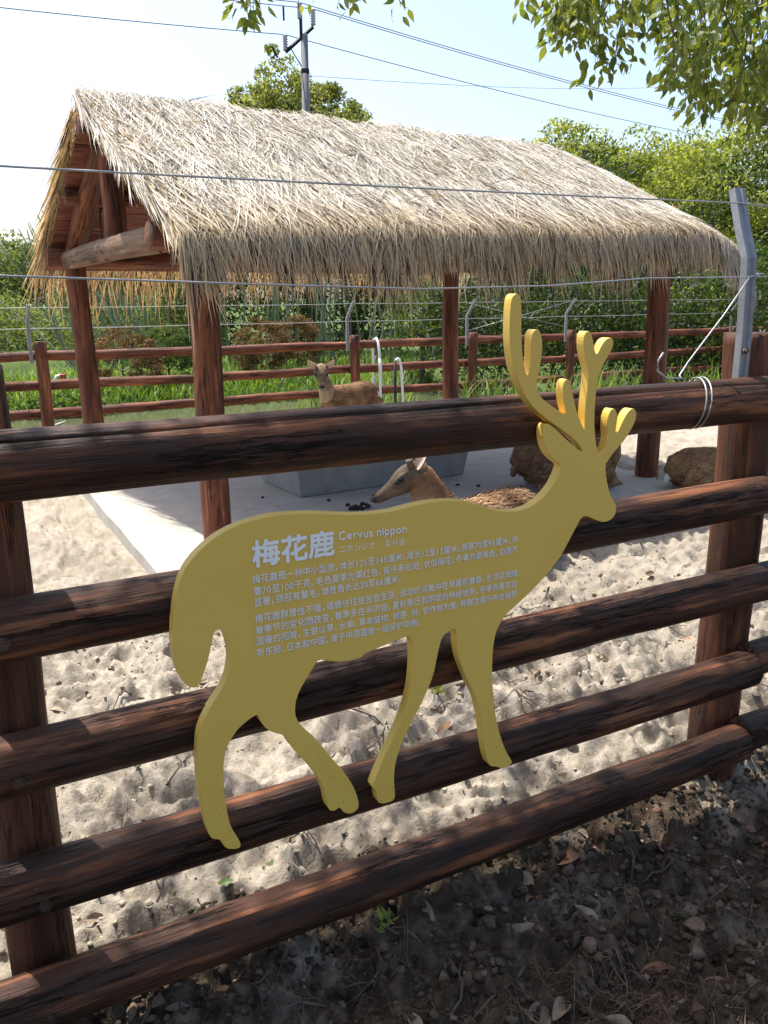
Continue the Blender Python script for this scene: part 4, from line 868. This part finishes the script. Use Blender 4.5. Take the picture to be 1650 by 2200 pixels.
# big camphor trees right of the pavilion
T_at(1290, 33, name='camphor_tree', label='rounded camphor tree rising directly behind the right end of the thatch', seed=11, h=8.6, rx=3.6, rz=3.6, clumps=150, per=130, lsize=.17, csize=.75, rot=.3, sc=.86, low=-.8)
T_at(1480, 30, name='camphor_tree', label='tall yellow green camphor tree behind the bent steel arm', seed=12, h=8.3, rx=3.4, rz=3.7, clumps=150, per=130, lsize=.17, csize=.75, rot=1.2, sc=.82, low=-.8)
T_at(1680, 27, name='camphor_tree', label='leafy camphor tree cut by the right edge of the picture', seed=11, h=8.6, rx=3.6, rz=3.6, clumps=150, per=130, rot=2.6, sc=.72, lsize=.17, csize=.75, low=-.8)
T_at(1130, 40, name='camphor_tree', label='small camphor crown just showing over the middle of the thatch', seed=12, h=8.3, rx=3.4, rz=3.7, clumps=150, per=130, rot=3.6, sc=.98, lsize=.17, csize=.75, low=-.8)
T_at(1205, 36, name='camphor_tree', label='camphor tree at the left end of the grove, touching the thatch outline', seed=12, h=8.3, rx=3.4, rz=3.7, clumps=150, per=130, rot=5.2, sc=.98, lsize=.17, csize=.75, low=-.8)
T_at(1400, 40, name='camphor_tree', label='camphor tree standing behind the gap between the two front camphors', seed=11, h=8.6, rx=3.6, rz=3.6, clumps=150, per=130, rot=4.6, sc=.97, lsize=.17, csize=.75, low=-.8)
T_at(1590, 22, name='understorey_tree', label='bushy lighter green tree low behind the right fence post', key='mid', seed=14, h=3.9, rx=2.2, rz=1.9, clumps=150, per=70, lsize=.13, csize=.55, low=-1)
T_at(1500, 21, name='understorey_tree', label='low yellow leaved shrub tree seen right of the pavilion post', key='camphor', seed=15, h=2.9, rx=1.5, rz=1.4, clumps=90, per=70, lsize=.11, csize=.45, low=-1)
T_at(905, 19, name='understorey_tree', label='small bright green sapling between two pavilion posts before the dark thicket', key='mid', seed=16, h=2.25, rx=.75, rz=.75, clumps=45, per=50, lsize=.09, csize=.28, low=-1)
# tree pair behind the power pole
T_at(612, 42, name='pole_side_tree', label='pale green tree crown left of the power pole above the roof', seed=17, key='soft', h=11.6, rx=2.7, rz=3.0, clumps=170, per=110, lsize=.19, csize=.55)
T_at(705, 43, name='pole_side_tree', label='pale green tree crown right of the power pole above the roof', seed=18, key='soft', h=11.5, rx=2.5, rz=3.0, clumps=160, per=110, lsize=.19, csize=.5)
T_at(775, 44, name='pole_side_tree', label='narrow tree crown at the right end of the pair by the power pole', seed=18, key='soft', h=11.5, rx=2.5, rz=3.0, clumps=160, per=110, rot=2, sc=.90, lsize=.19, csize=.5)
# left far trees
for k, (px, d, h, lab) in enumerate(((-40, 46, 5.2, 'hazy grey green tree at the left edge behind the pond'), (60, 50, 5.4, 'hazy tree above the leftmost steel arm of the far fence'), (150, 52, 5.0, 'hazy tree half behind the hanging rear thatch'), (260, 48, 4.6, 'hazy tree seen between the two left pavilion posts'), (370, 46, 4.7, 'hazy tree just left of the front left pavilion post'))):
    T_at(px, d, name='pond_tree', label=lab, key='pale', seed=20 + k % 2, h=5.0, rx=2.6, rz=2.2, clumps=120, per=50, lsize=.2, csize=.7, rot=k, sc=h / 5, low=-.9)
# dark thicket behind bamboo: nobody could count it
def thicket(name, label, az0, az1, d0, d1, ztop, key, n, ls, seed):
    rg = np.random.default_rng(seed); m = max(40, n // 90)
    az = np.radians(rg.uniform(az0, az1, m)); d = rg.uniform(d0, d1, m); z = rg.random(m) ** .8 * ztop * (1 + .25 * np.sin(az * 37))
    C = np.stack([CAM.x + d * np.sin(az), CAM.y + d * np.cos(az), z], -1); tone = rg.random(m)
    P = np.repeat(C, 90, 0) + rg.normal(0, .33, (m * 90, 3)); D = unit(rg.normal(size=P.shape) + np.array([0, 0, -.5])); L = ls * rg.uniform(.6, 1.4, len(P))
    V, F, Cc = leaf_cards(P, D, L, L * .38, leafcolor(rg, len(P), key, np.clip(np.repeat(tone, 90) * .6 + rg.random(len(P)) * .4, 0, 1)), rg)
    return tag(mesh(name, V, F, M['leaf'], cols=Cc), label, 'thicket', kind='stuff')
thicket('bamboo_thicket', 'dark mass of bamboo and evergreen leaves behind the grass bank', px_az(430), px_az(1760), 25, 29, 4.6, 'dark', 46000, .17, 71)
thicket('hedge', 'dark evergreen hedge close behind the right half of the far fence', px_az(940), px_az(1800), 16.5, 19.5, 1.7, 'dark', 22000, .13, 74)
thicket('pond_margin_scrub', 'low pale scrub on the far side of the pond at the left', px_az(-60), px_az(420), 30, 40, 1.3, 'pale', 14000, .2, 73)
thicket('bamboo_thicket', 'paler bamboo leaves hanging behind the left pavilion posts', px_az(170), px_az(480), 26, 29, 4.2, 'pale', 9000, .16, 72)
# bamboo canes, each its own cane
rg = np.random.default_rng(80)
cane = []
for k in range(6):
    hgt = 3.9; pts = 9; z = np.linspace(-.2, hgt, pts); be = rg.uniform(-.25, .25)
    V, F = tube_arrays(np.stack([be * (z / hgt) ** 2, .1 * np.sin(z), z], -1), np.linspace(.03, .018, pts), 6)
    cane.append(rawmesh('bamboo_cane', V, F, plain('bamboo cane %d' % k, [(.16, .20, .09), (.22, .23, .13), (.11, .16, .06), (.2, .19, .12), (.13, .17, .08), (.25, .26, .16)][k], .4, 0, .25, 6, 0), True))
for k in range(105):
    px = rg.uniform(190, 400) if k < 38 else (rg.uniform(480, 960) if k < 88 else rg.uniform(1010, 1400)); dist = rg.uniform(21.5, 25.5)
    x, y, _ = polar(px_az(px), dist); o = bpy.data.objects.new('bamboo_cane', cane[k % 6])
    lean = rg.normal(-.30, .18) if k < 38 else rg.normal(0, .09)
    place(o, None, Matrix.Translation((x, y, gh(x, y))) @ Matrix.Rotation(R(-28), 4, 'Z') @ Matrix.Rotation(lean, 4, 'Y') @ Matrix.Rotation(rg.uniform(0, 6), 4, 'Z'))
    tag(o, ('slender green bamboo cane leaning left of the pavilion\'s front post' if k < 38 else 'slender upright bamboo cane against the dark thicket'), 'bamboo', 'leaning bamboo canes' if k < 38 else 'upright bamboo canes')
# round red leaf shrubs on the bank
def shrub(px, dist, r, h, key, label):
    x, y, _ = polar(px_az(px), dist); z = gh(x, y); root = empty('round_shrub', (x, y, z)); W = WM[root.name]; sd = int(px)
    V, F, C = crown_arrays(sd, r, r, h * .5, h * .55, key, 90, 90, .045, .13, .8, -.7); mesh('foliage', V, F, M['leaf'], root, W, cols=C)
    V, F = branchy_trunk(sd, h * .5, .03, (r * .7, r * .7, h * .3), 6, .1); mesh('stem', V, F, M['bark'], root, W)
    tag(root, label, 'shrub')
shrub(290, 18.0, .80, 1.15, 'red', 'rounded red leaved shrub right of the rear left pavilion post')
shrub(385, 18.5, .52, 1.18, 'mid', 'rounded green shrub left of the front left pavilion post')
shrub(577, 19.0, .55, 1.30, 'red', 'clipped reddish shrub left of the doe\'s head on the bank')
shrub(652, 20.0, .58, 1.32, 'red', 'clipped reddish shrub just above the doe\'s head')
# reeds
def reeds(px, dist, n, h, spread, label, seed, key='mid'):
    rg = np.random.default_rng(seed); x, y, _ = polar(px_az(px), dist); z = gh(x, y); K = 6; s = np.linspace(0, 1, K)[None]
    b = np.stack([rg.normal(0, spread, n), rg.normal(0, spread, n), np.zeros(n)], -1); a = rg.uniform(0, 6.28, n); hh = h * rg.uniform(.5, 1.1, n); lean = rg.uniform(.1, .65, n)
    PT = np.stack([b[:, 0, None] + np.cos(a)[:, None] * (lean * hh)[:, None] * s ** 1.8, b[:, 1, None] + np.sin(a)[:, None] * (lean * hh)[:, None] * s ** 1.8, hh[:, None] * (s - .38 * lean[:, None] * s ** 2.5)], -1)
    wd = rg.uniform(.02, .04, n)[:, None] * np.array([[.5, 1, 1, .8, .5, .05]])
    V, F, C = ribbons(PT, wd, np.stack([-np.sin(a), np.cos(a), 0 * a], -1), np.clip(leafcolor(rg, n, key) * 1.5, 0, .5))
    tag(mesh('reed_clump', V, F, M['grassm'], None, Matrix.Translation((x, y, z)), cols=C), label, 'reeds')
reeds(755, 15.5, 110, 1.75, .3, 'tall reed clump behind the far fence post by the doe', 91); reeds(705, 15.9, 70, 1.5, .22, 'reed clump left of the far fence post by the doe', 92); reeds(815, 15.0, 110, 1.5, .35, 'reed clump behind the white hose', 93)
reeds(880, 14.6, 80, 1.0, .3, 'low reeds right of the black standpipe', 94)
for k, (px, lab) in enumerate(((1040, 'broad leaved reeds right of the middle pavilion post'), (1110, 'broad leaved reeds behind the board\'s tall left antler'), (1180, 'broad leaved reeds between the two antlers'), (1270, 'broad leaved reeds behind the board\'s right antler'), (1350, 'broad leaved reeds left of the right pavilion post'), (1490, 'broad leaved reeds right of the right pavilion post'), (1550, 'broad leaved reeds beside the rightmost far fence post'))):
    reeds(px, 11.6 + .5 * (k % 2) + (px - 1040) / 180, 75, .95, .32, lab, 95 + k)
reeds(40, 15.0, 50, .7, .5, 'sparse pond reeds left of the leftmost far fence post', 110, 'pale'); reeds(660, 11.6, 60, .45, .4, 'low water grass below the doe\'s chin', 112)
# grass bank and creeping cover
rg = np.random.default_rng(120); n = 56000
az = np.radians(rg.uniform(px_az(-60), px_az(1750), n)); d = 14.4 + rg.random(n) ** 1.35 * 11
x = CAM.x + d * np.sin(az); y = CAM.y + d * np.cos(az); z = ground_h(x, y)
ok = (z > -.37) & (y > 13.0) & ((az < R(px_az(930))) | ((d < 16.8) & (rg.random(n) < .5))); x, y, z, d = x[ok], y[ok], z[ok], d[ok]; n = len(x)
hh = rg.uniform(.10, .30, n) * (1 + .8 * fbm(x * .9, y * .9, 61, 3)); a = rg.uniform(0, 6.28, n); s = np.linspace(0, 1, 4)[None]; lean = rg.uniform(.2, .9, n)
PT = np.stack([x[:, None] + np.cos(a)[:, None] * (lean * hh)[:, None] * s ** 1.6, y[:, None] + np.sin(a)[:, None] * (lean * hh)[:, None] * s ** 1.6, z[:, None] + hh[:, None] * (s - .3 * lean[:, None] * s ** 2)], -1)
t = np.clip(.5 + fbm(x * .6, y * .6, 62, 3) + rg.normal(0, .2, n), 0, 1)[:, None]
V, F, C = ribbons(PT, rg.uniform(.018, .038, n)[:, None] * np.array([[.7, 1, .7, .05]]), np.stack([-np.sin(a), np.cos(a), 0 * a], -1), (np.array([.06, .14, .02]) * (1 - t) + np.array([.20, .31, .06]) * t) * rg.uniform(.5, 1.25, (n, 1)) + (rg.random((n, 1)) > .9) * np.array([.12, .06, .03]))
tag(mesh('grass', V, F, M['grassm'], cols=C), 'bright green grass on the far bank', 'grass', kind='stuff')
rg = np.random.default_rng(121); n = 9000
az = np.radians(np.where(rg.random(n) < .45, rg.uniform(px_az(-40), px_az(330), n), rg.uniform(px_az(300), px_az(1700), n))); d = np.where(az < R(px_az(330)), rg.uniform(14.6, 16.2, n), rg.uniform(14.8, 15.8, n))
x = CAM.x + d * np.sin(az); y = CAM.y + d * np.cos(az); z = ground_h(x, y)
ok = z > -.42; x, y, z = x[ok], y[ok], z[ok]; n = len(x)
P = np.stack([x, y, z + rg.random(n) * .32], -1); L = rg.uniform(.06, .13, n)
V, F, C = leaf_cards(P, unit(rg.normal(size=(n, 3)) + np.array([0, 0, .1])), L, L * .75, leafcolor(rg, n, 'mid'), rg)
tag(mesh('creeping_plants', V, F, M['leaf'], cols=C), 'leafy creepers along the water edge', 'ground cover', kind='stuff')
# drooping pale twigs at the left edge (overhanging willow)
wl = empty('willow_tree', (-1.6, 9.6, gh(-1.6, 9.6))); tag(wl, 'willow with thin drooping twigs reaching in at the left edge', 'tree')
rg = np.random.default_rng(130); tw = []; LV = []
V, F = branchy_trunk(131, 3.6, .12, (1.6, 1.6, 1.0), 8, .5); mesh('trunk', V, F, M['bark'], wl, WM[wl.name])
for k in range(46):
    s = np.array([rg.uniform(-1.2, .60), rg.uniform(8.2, 10.6), rg.uniform(2.5, 3.9)]); s[0] = min(s[0], .55 - .10 * (s[2] - 2.5)); ln = rg.uniform(.5, 1.5)
    e = s + np.array([rg.uniform(.0, .35), rg.uniform(-.2, .2), -ln]); m = (s + e) / 2 + np.array([.1, 0, .1]); tw.append(tube_arrays(np.array([s, m, e]), np.array([.006, .004, .002]), 4))
    for q in range(24): f = rg.random(); LV.append(s + (e - s) * f + rg.normal(0, .05, 3))
V, F = join(tw); mesh('twigs', V, F, M['bark'], wl)['kind'] = 'stuff'
LV = np.array(LV); n = len(LV); L = rg.uniform(.05, .10, n); V, F, C = leaf_cards(LV, unit(rg.normal(0, .5, (n, 3)) + np.array([.2, 0, -.8])), L, L * .2, leafcolor(rg, n, 'pale'), rg); mesh('crown', V, F, M['leaf'], wl, cols=C)

# ------------------------------------------------------------------ power pole and lines
up = empty('power_pole', (10.45, 22.6, gh(10.45, 22.6))); tag(up, 'grey concrete power pole with angled cross arm and insulators above the roof', 'power pole')
M['pole'] = plain('grey concrete pole', (.20, .195, .20), .85, 0, .15, 10, .2); M['porc'] = plain('porcelain insulator', (.45, .42, .41), .25, 0, .1, 10, 0)
bx, by = 10.45, 22.6
V, F = tube_arrays([(bx, by, 0), (bx + .0, by, 4), (bx + .05, by, 9.05)], [.17, .14, .10], 14); mesh('shaft', V, F, M['pole'], up, smooth=True)
LD = np.array([.983, .181, 0]); CD = np.array([.78, -.5, 0]); CD /= np.linalg.norm(CD)
top = np.array([bx + .05, by, 8.98])
def bar(a, b, r, mat, nm): V, F = tube_arrays([a, b], r, 4); return mesh(nm, V, F, mat, up)
armL = top + np.array([-.46, .35, -.36]); armR = top + np.array([.22, -.15, .26])
bar(armL, armR, .055, M['iron'], 'cross_arm'); bar(armL * .8 + armR * .2 + np.array([0, 0, -.05]), top + np.array([0, -.02, -.95]), .02, M['iron'], 'arm_stay')
bar(top + np.array([-.1, 0, -.1]), top + np.array([-.1, 0, .55]), .05, M['iron'], 'riser')
V, F = tube_arrays([(bx + .04, by, 8.02), (bx + .04, by, 8.14)], .125, 14); mesh('collar', V, F, M['iron'], up)
tips = []
for p in (armL, top + np.array([-.13, 0, .42]), armR):
    z = np.linspace(0, .42, 13); r = np.where(np.arange(13) % 2 == 0, .045, .085); V, F = tube_arrays(np.stack([p[0] + 0 * z, p[1] + 0 * z, p[2] + .03 + z], -1), r, 10); mesh('insulator', V, F, M['porc'], up, smooth=True); tips.append(p + np.array([0, 0, .46]))
bar(armL + np.array([-.42, 0, .12]), armL + np.array([-.25, 0, -.18]), .03, M['iron'], 'fuse_link'); bar(top + np.array([-.62, 0, .35]), top + np.array([-.62, 0, .72]), .03, M['iron'], 'fuse_link')
for k, t in enumerate(tips):
    lf = t + np.array([-16.5, -.9, -.72]); rt = t + np.array([36, 8.0, .25])
    wire('power_line', np.concatenate([sag(lf, t, .12, 20), sag(t, rt, .35, 24)[1:]]), .013, up, M['pole'], 5)
wire('power_line', sag(top + np.array([.1, 0, -1.0]), top + np.array([33, 15, 5.2]), .3, 20), .007, up, M['iron'], 4)

# ------------------------------------------------------------------ overhanging camphor tree in front (trunk out of view, right)
ct = empty('camphor_tree', (4.9, -.6, gh(4.9, -.6))); tag(ct, 'large camphor tree overhanging the picture with leafy sprays at the top right', 'tree')
parts = [tube_arrays([(4.9, -.6, -.3), (4.88, -.55, .6), (4.8, -.4, 1.8), (4.6, -.1, 3.0), (4.4, .3, 4.2)], [.24, .19, .17, .15, .12], 14)]
V, F = join(parts); mesh('trunk', V, F, M['bark'], ct, smooth=True)
limbs = [[(4.55, 0, 3.1), (4.7, .9, 3.45), (4.4, 1.9, 3.6), (3.6, 2.5, 3.55)], [(4.4, .3, 4.2), (3.4, 1.1, 4.6), (2.2, 1.8, 4.6), (1.2, 2.4, 4.1), (.6, 2.6, 3.9)], [(4.4, .3, 4.2), (2.8, .7, 5.0), (.8, 1.2, 5.1), (-1.4, 1.4, 4.9)], [(4.6, -.1, 3.0), (5.0, 1.0, 3.5), (5.2, 2.4, 3.7)], [(4.4, .3, 4.2), (4.5, -1.5, 5.2), (3.2, -2.6, 5.5)], [(4.5, .1, 3.9), (3.3, .5, 4.3), (1.7, .7, 4.3), (0, .9, 4.2)]]
for L in limbs:
    V, F = tube_arrays(L, np.linspace(.07, .016, len(L)), 8); mesh('limb', V, F, M['bark'], ct, smooth=True)
rg = np.random.default_rng(150)
VV_, FF_, CC_, oo = [], [], [], 0
twp = []
def spray(p, n, size, rad, key='camphor', twig=True):
    """one drooping leaf spray"""
    global oo
    p = np.array(p, float)
    if twig: twp.append(tube_arrays(np.array([p + np.array([rg.normal(0, .06), rg.normal(0, .06), .30]), p + np.array([0, 0, .12]), p + np.array([rg.normal(0, .03), rg.normal(0, .03), -rad * .7])]), np.array([.005, .0035, .0015]), 4))
    a = rg.uniform(0, 6.28, n); f = rg.random(n)
    P = p + np.stack([np.cos(a) * rad * .30, np.sin(a) * rad * .30, rad * (.5 - 1.2 * f)], -1) + rg.normal(0, rad * .22, (n, 3))
    D = unit(np.stack([np.cos(a) * .6, np.sin(a) * .6, -rg.uniform(.3, 1.2, n)], -1) + rg.normal(0, .25, (n, 3))); L = size * rg.uniform(.65, 1.25, n)
    v, f_, c = leaf_shape(P, D, L, L * .48, leafcolor(rg, n, key), rg); VV_.append(v); FF_.append(f_ + oo); CC_.append(c); oo += len(v)
def leaf_shape(P, D, L, Wd, colr, rng):
    N_ = len(P); rnd = unit(rng.normal(size=(N_, 3))); S = unit(np.cross(D, rnd)); U = np.cross(S, D); L = L[:, None]; Wd = Wd[:, None]
    pts = [P]
    for a, w in ((.28, .44), (.55, .40), (.8, .17)):
        c = P + D * L * a - U * L * .10 * a * a; pts += [c - S * Wd * w + U * Wd * .12, c + S * Wd * w + U * Wd * .12]
    pts.append(P + D * L - U * L * .14)
    V = np.stack(pts, 1).reshape(-1, 3); b = np.arange(N_)[:, None] * 8
    T = np.array([[0, 2, 1], [1, 2, 4], [1, 4, 3], [3, 4, 6], [3, 6, 5], [5, 6, 7]]); F = (b[:, None, :] + T[None]).reshape(-1, 3)
    return V, F, np.repeat(colr, 8, 0)
for p in SPR: spray(p, 26, .074, .16, 'canopy')
for p in SPL: spray(p, 9, .075, .10, 'canopy')
# shade canopy above the fence, out of the picture
m = 0
for k in range(600):
    x = rg.uniform(-2.6, 3.8); y = rg.uniform(.3, 2.95); z = rg.uniform(4.0, 5.4)
    g = fbm(np.array([x * 1.1]), np.array([(y - .45 * (z - 4.5)) * 1.1]), 161, 2)[0]
    if y - .45 * (z - 4.5) > 2.15 + .35 * math.sin(x * 2.1) + (.45 if x < .4 else 0) and g < .12: continue
    if g < -.19: continue
    spray((x, y, z), 26, .09, .26, 'camphor', k % 4 == 0)
for k in range(230):
    x = rg.uniform(.8, 5.4); y = rg.uniform(2.0, 3.7); z = rg.uniform(4.3, 5.4)
    if fbm(np.array([x * 1.6]), np.array([y * 1.6]), 171, 2)[0] < -.03: continue
    spray((x, y, z), 24, .09, .24, 'camphor', k % 4 == 0)
mesh('crown', np.concatenate(VV_), np.concatenate(FF_), M['leaf'], ct, cols=np.concatenate(CC_))
V, F = join(twp); mesh('twigs', V, F, M['bark'], ct)['kind'] = 'stuff'

# ------------------------------------------------------------------ litter on the ground
rg = np.random.default_rng(200)
def clods(name, n, xr, yr, smin, smax, col, label, seed):
    rg = np.random.default_rng(seed); t = (1 + 5 ** .5) / 2
    I = np.array([(-1, t, 0), (1, t, 0), (-1, -t, 0), (1, -t, 0), (0, -1, t), (0, 1, t), (0, -1, -t), (0, 1, -t), (t, 0, -1), (t, 0, 1), (-t, 0, -1), (-t, 0, 1)], float); I /= np.linalg.norm(I[0])
    IF = np.array([(0, 11, 5), (0, 5, 1), (0, 1, 7), (0, 7, 10), (0, 10, 11), (1, 5, 9), (5, 11, 4), (11, 10, 2), (10, 7, 6), (7, 1, 8), (3, 9, 4), (3, 4, 2), (3, 2, 6), (3, 6, 8), (3, 8, 9), (4, 9, 5), (2, 4, 11), (6, 2, 10), (8, 6, 7), (9, 8, 1)])
    x = rg.uniform(*xr, n); y = rg.uniform(*yr, n); keep = fbm(x * 4, y * 4, seed, 3) > -.22; x, y = x[keep], y[keep]; n = len(x)
    s = smin + (smax - smin) * rg.random(n) ** 3.5; z = ground_h(x, y) + s * .15
    V = I[None] * s[:, None, None] * rg.uniform(.45, 1.4, (n, 12, 1)) * np.stack([np.ones(n), rg.uniform(.6, 1, n), rg.uniform(.45, .9, n)], -1)[:, None]
    a = rg.uniform(0, 6.28, n); ca, sa = np.cos(a)[:, None], np.sin(a)[:, None]
    V = np.stack([V[..., 0] * ca - V[..., 1] * sa, V[..., 0] * sa + V[..., 1] * ca, V[..., 2]], -1) + np.stack([x, y, z], -1)[:, None]
    F = (np.arange(n)[:, None, None] * 12 + IF[None]).reshape(-1, 3)
    C = np.repeat(np.array(col) * rg.uniform(.45, 1.7, (n, 1)) * rg.normal(1, .06, (n, 3)), 12, 0)
    return tag(mesh(name, V.reshape(-1, 3), F, M['crumb'], cols=np.clip(C, .01, .7)), label, 'soil', kind='stuff')
M['clod'] = plain('soil clod', (.13, .10, .075), .95, 0, .45, 25, .5, .15); M['sandclod'] = plain('sand lump', (.46, .385, .295), .95, 0, .3, 25, .4, .15)
clods('soil_clods', 14500, (-.3, 2.9), (-1.0, .2), .0025, .019, (.080, .056, .037), 'crumbly dark soil clods outside the fence', 211)
clods('soil_lumps', 750, (-.3, 2.9), (-1.0, .15), .012, .034, (.11, .08, .056), 'larger broken lumps of dark soil outside the fence', 215)
clods('gravel', 1500, (-.4, 3.0), (-1.1, .1), .0025, .012, (.24, .20, .165), 'small pale pebbles in the dark soil', 212)
clods('sand_lumps', 8500, (-.7, 4.0), (.1, 2.8), .0025, .015, (.37, .315, .24), 'small crumbs of dry sand inside the pen', 213)
clods('soil_crumbs', 2200, (-.5, 4.0), (.0, 2.6), .002, .007, (.16, .12, .09), 'dark soil crumbs scattered on the sand', 214)
def ground_hit(px, py):
    p = hitz(px, py, 0.0)
    for _ in range(12): p = hitz(px, py, gh(p.x, p.y))
    return p
def leaf_mesh(k, L, W, mat):
    rg = np.random.default_rng(400 + k); us = np.linspace(0, 1, 8); cu = rg.uniform(-1.2, 1.6); tw_ = rg.uniform(-.8, .8); cw = rg.uniform(.2, .9); V = []; F = []
    for u in us:
        w = W * .5 * math.sin(math.pi * min(1, u * .96 + .04)) ** .8 + .0006; a = cu * (u - .5)
        x = L * (math.sin(a) / cu if abs(cu) > .05 else u - .5); z = L * (1 - math.cos(a)) / (cu if abs(cu) > .05 else 1) * 1.0
        for t in (-1, -.5, 0, .5, 1): V.append((x, t * w, z + cw * w * t * t + tw_ * (u - .5) * t * w + rg.normal(0, .0012)))
    for i in range(7):
        for j in range(4): F.append((i * 5 + j, i * 5 + j + 1, (i + 1) * 5 + j + 1, (i + 1) * 5 + j))
    return rawmesh('fallen_leaf', V, F, mat, True)
LC = [(.25, .18, .12), (.17, .11, .07), (.31, .24, .165), (.27, .13, .06), (.14, .10, .075)]
LM = [plain('dry leaf %d' % k, c, .7, 0, .3, 40, .2) for k, c in enumerate(LC)]
LMESH = [leaf_mesh(k, .07 + .012 * (k % 3), .030 + .012 * (k % 4) / 2, LM[k % 5]) for k in range(20)]
GLEAF = plain('fresh green leaf', (.13, .20, .045), .5, 0, .15, 30, .1)
def drop_leaf(x, y, me, lab, grp, sc, tilt=.35, up=.004):
    z = gh(x, y); o = bpy.data.objects.new('fallen_leaf', me)
    place(o, None, Matrix.Translation((x, y, z + up - .002)) @ Matrix.Rotation(rg.uniform(0, 6.28), 4, 'Z') @ Matrix.Rotation(rg.normal(0, tilt), 4, 'X') @ Matrix.Rotation(rg.normal(0, tilt), 4, 'Y') @ Matrix.Scale(sc, 4)); tag(o, lab, 'leaf', grp)
for k in range(105): drop_leaf(rg.uniform(.0, 2.7), rg.uniform(-.85, .1), LMESH[k % 20], 'dry curled leaf lying on the dark soil outside the fence', 'dry leaves on the dark soil', rg.uniform(.45, 1.35), .5)
for k in range(150): drop_leaf(rg.uniform(-.3, 4.2) if k % 3 else rg.uniform(1.3, 3.4), rg.uniform(.15, 2.4), LMESH[(k * 3) % 20], 'dry brown leaf lying on the pale sand inside the fence', 'dry leaves on the pale sand', rg.uniform(.5, 1.1))
gl = leaf_mesh(77, .06, .036, GLEAF)
for (px, py, zz, lab) in ((1445, 1965, -.12, 'fresh green leaf on dark soil at lower right'), (588, 1860, -.02, 'small green leaf on sand below the board\'s hind hoof'), (487, 1925, -.04, 'fresh green leaf just above the lowest rail')):
    p = ground_hit(px, py); drop_leaf(p.x, p.y, gl, lab, None, .75, .15, .004)
for k in range(64):                                           # twigs
    x, y = (rg.uniform(.2, 2.6), rg.uniform(-.8, .0)) if k < 28 else (rg.uniform(.3, 3.4), rg.uniform(.15, 1.8)); a = rg.uniform(0, 6.28); ln = rg.uniform(.1, .34); q = np.linspace(0, 1, 6)
    X = x + np.cos(a) * ln * q + .02 * np.sin(q * 5 + k); Y = y + np.sin(a) * ln * q + .02 * np.cos(q * 4 + k); Z = ground_h(X, Y) + .008 + .012 * np.sin(q * 3)
    parts = [tube_arrays(np.stack([X, Y, Z], -1), np.linspace(.0045, .0015, 6), 5)]
    parts.append(tube_arrays(np.array([[X[2], Y[2], Z[2]], [X[2] + .03 * np.cos(a + .8), Y[2] + .03 * np.sin(a + .8), Z[2] + .015], [X[2] + .08 * np.cos(a + .7), Y[2] + .08 * np.sin(a + .7), Z[2] + .012]]), np.array([.0025, .002, .001]), 4))
    V, F = join(parts); tag(mesh('twig', V, F, M['bark'], smooth=True), 'thin dead twig on the dark soil outside the fence' if k < 28 else 'thin dead twig on the pale sand inside the fence', 'twig', 'twigs on the soil' if k < 28 else 'twigs on the sand')
# dry rootlets and grass on the soil
rg = np.random.default_rng(230); n = 1900; K = 5
cx = np.where(rg.random(n) < .5, rg.normal(1.25, .16, n), rg.uniform(.3, 2.6, n)); cy = np.where(np.abs(cx - 1.25) < .3, rg.normal(-.52, .10, n), rg.uniform(-.85, -.05, n)); a = rg.uniform(0, 6.28, n); ln = rg.uniform(.03, .13, n); s = np.linspace(0, 1, K)[None]
X = cx[:, None] + np.cos(a)[:, None] * ln[:, None] * s + rg.normal(0, .012, (n, 1)) * s ** 2; Y = cy[:, None] + np.sin(a)[:, None] * ln[:, None] * s; Z = ground_h(X.ravel(), Y.ravel()).reshape(X.shape) + .004 + (rg.uniform(0, .05, n))[:, None] * s * (1.3 - s)
V, F, C = ribbons(np.stack([X, Y, Z], -1), np.tile(np.array([[.0022, .002, .002, .0015, .0008]]), (n, 1)), unit(rg.normal(size=(n, 3))), np.array([.20, .14, .09]) * rg.uniform(.4, 1.5, (n, 1)))
tag(mesh('dry_roots', V, F, M['straw'], cols=C), 'tangle of dry rootlets on the dark soil', 'dry grass', kind='stuff')
for k, (px, py, zz) in enumerate(((940, 1505, .0), (830, 1985, -.1))):
    p = ground_hit(px, py); m_ = 16; P = np.tile(np.array([p.x, p.y, gh(p.x, p.y) + .004]), (m_, 1)) + rg.normal(0, .012, (m_, 3)) * np.array([1, 1, .2]); L = rg.uniform(.02, .05, m_)
    V, F, C = leaf_cards(P, unit(rg.normal(size=(m_, 3)) * np.array([1, 1, .3]) + np.array([0, 0, .5])), L, L * .35, leafcolor(rg, m_, 'camphor'), rg)
    tag(mesh('seedling', V, F, M['leaf'], cols=C), ['tiny green weed on sand between the board\'s front legs', 'tiny green weed on the dark soil near the lowest rail'][k], 'weed')
# odds and ends by the water
x, y, _ = polar(px_az(155), 18.5); z = gh(x, y); ro = empty('garden_marker', (x, y, z)); tag(ro, 'small red and white object in the grass beside the rear left pavilion post', 'marker')
V, F = tube_arrays([(x - .06, y, z - .05), (x - .06, y, z + .16), (x - .01, y, z + .25), (x + .06, y, z + .27)], .04, 10); mesh('arch', V, F, M['white_plastic'], ro, smooth=True)
M['redp'] = plain('red paint', (.55, .03, .03), .4, 0, .05, 10, 0); V, F = box_arrays(x + .05, x + .17, y - .06, y + .06, z + .06, z + .30); bevel(mesh('body', V, F, M['redp'], ro), .02)
P = [hitz(q[0], q[1], -.38) for q in ((95, 918), (120, 913), (140, 905))]; V, F = tube_arrays([tuple(q) for q in P], [.02, .018, .008], 6); tag(mesh('branch', V, F, plain('bleached wood', (.6, .57, .5), .7)), 'bleached stick lying in the ditch water at left', 'stick')
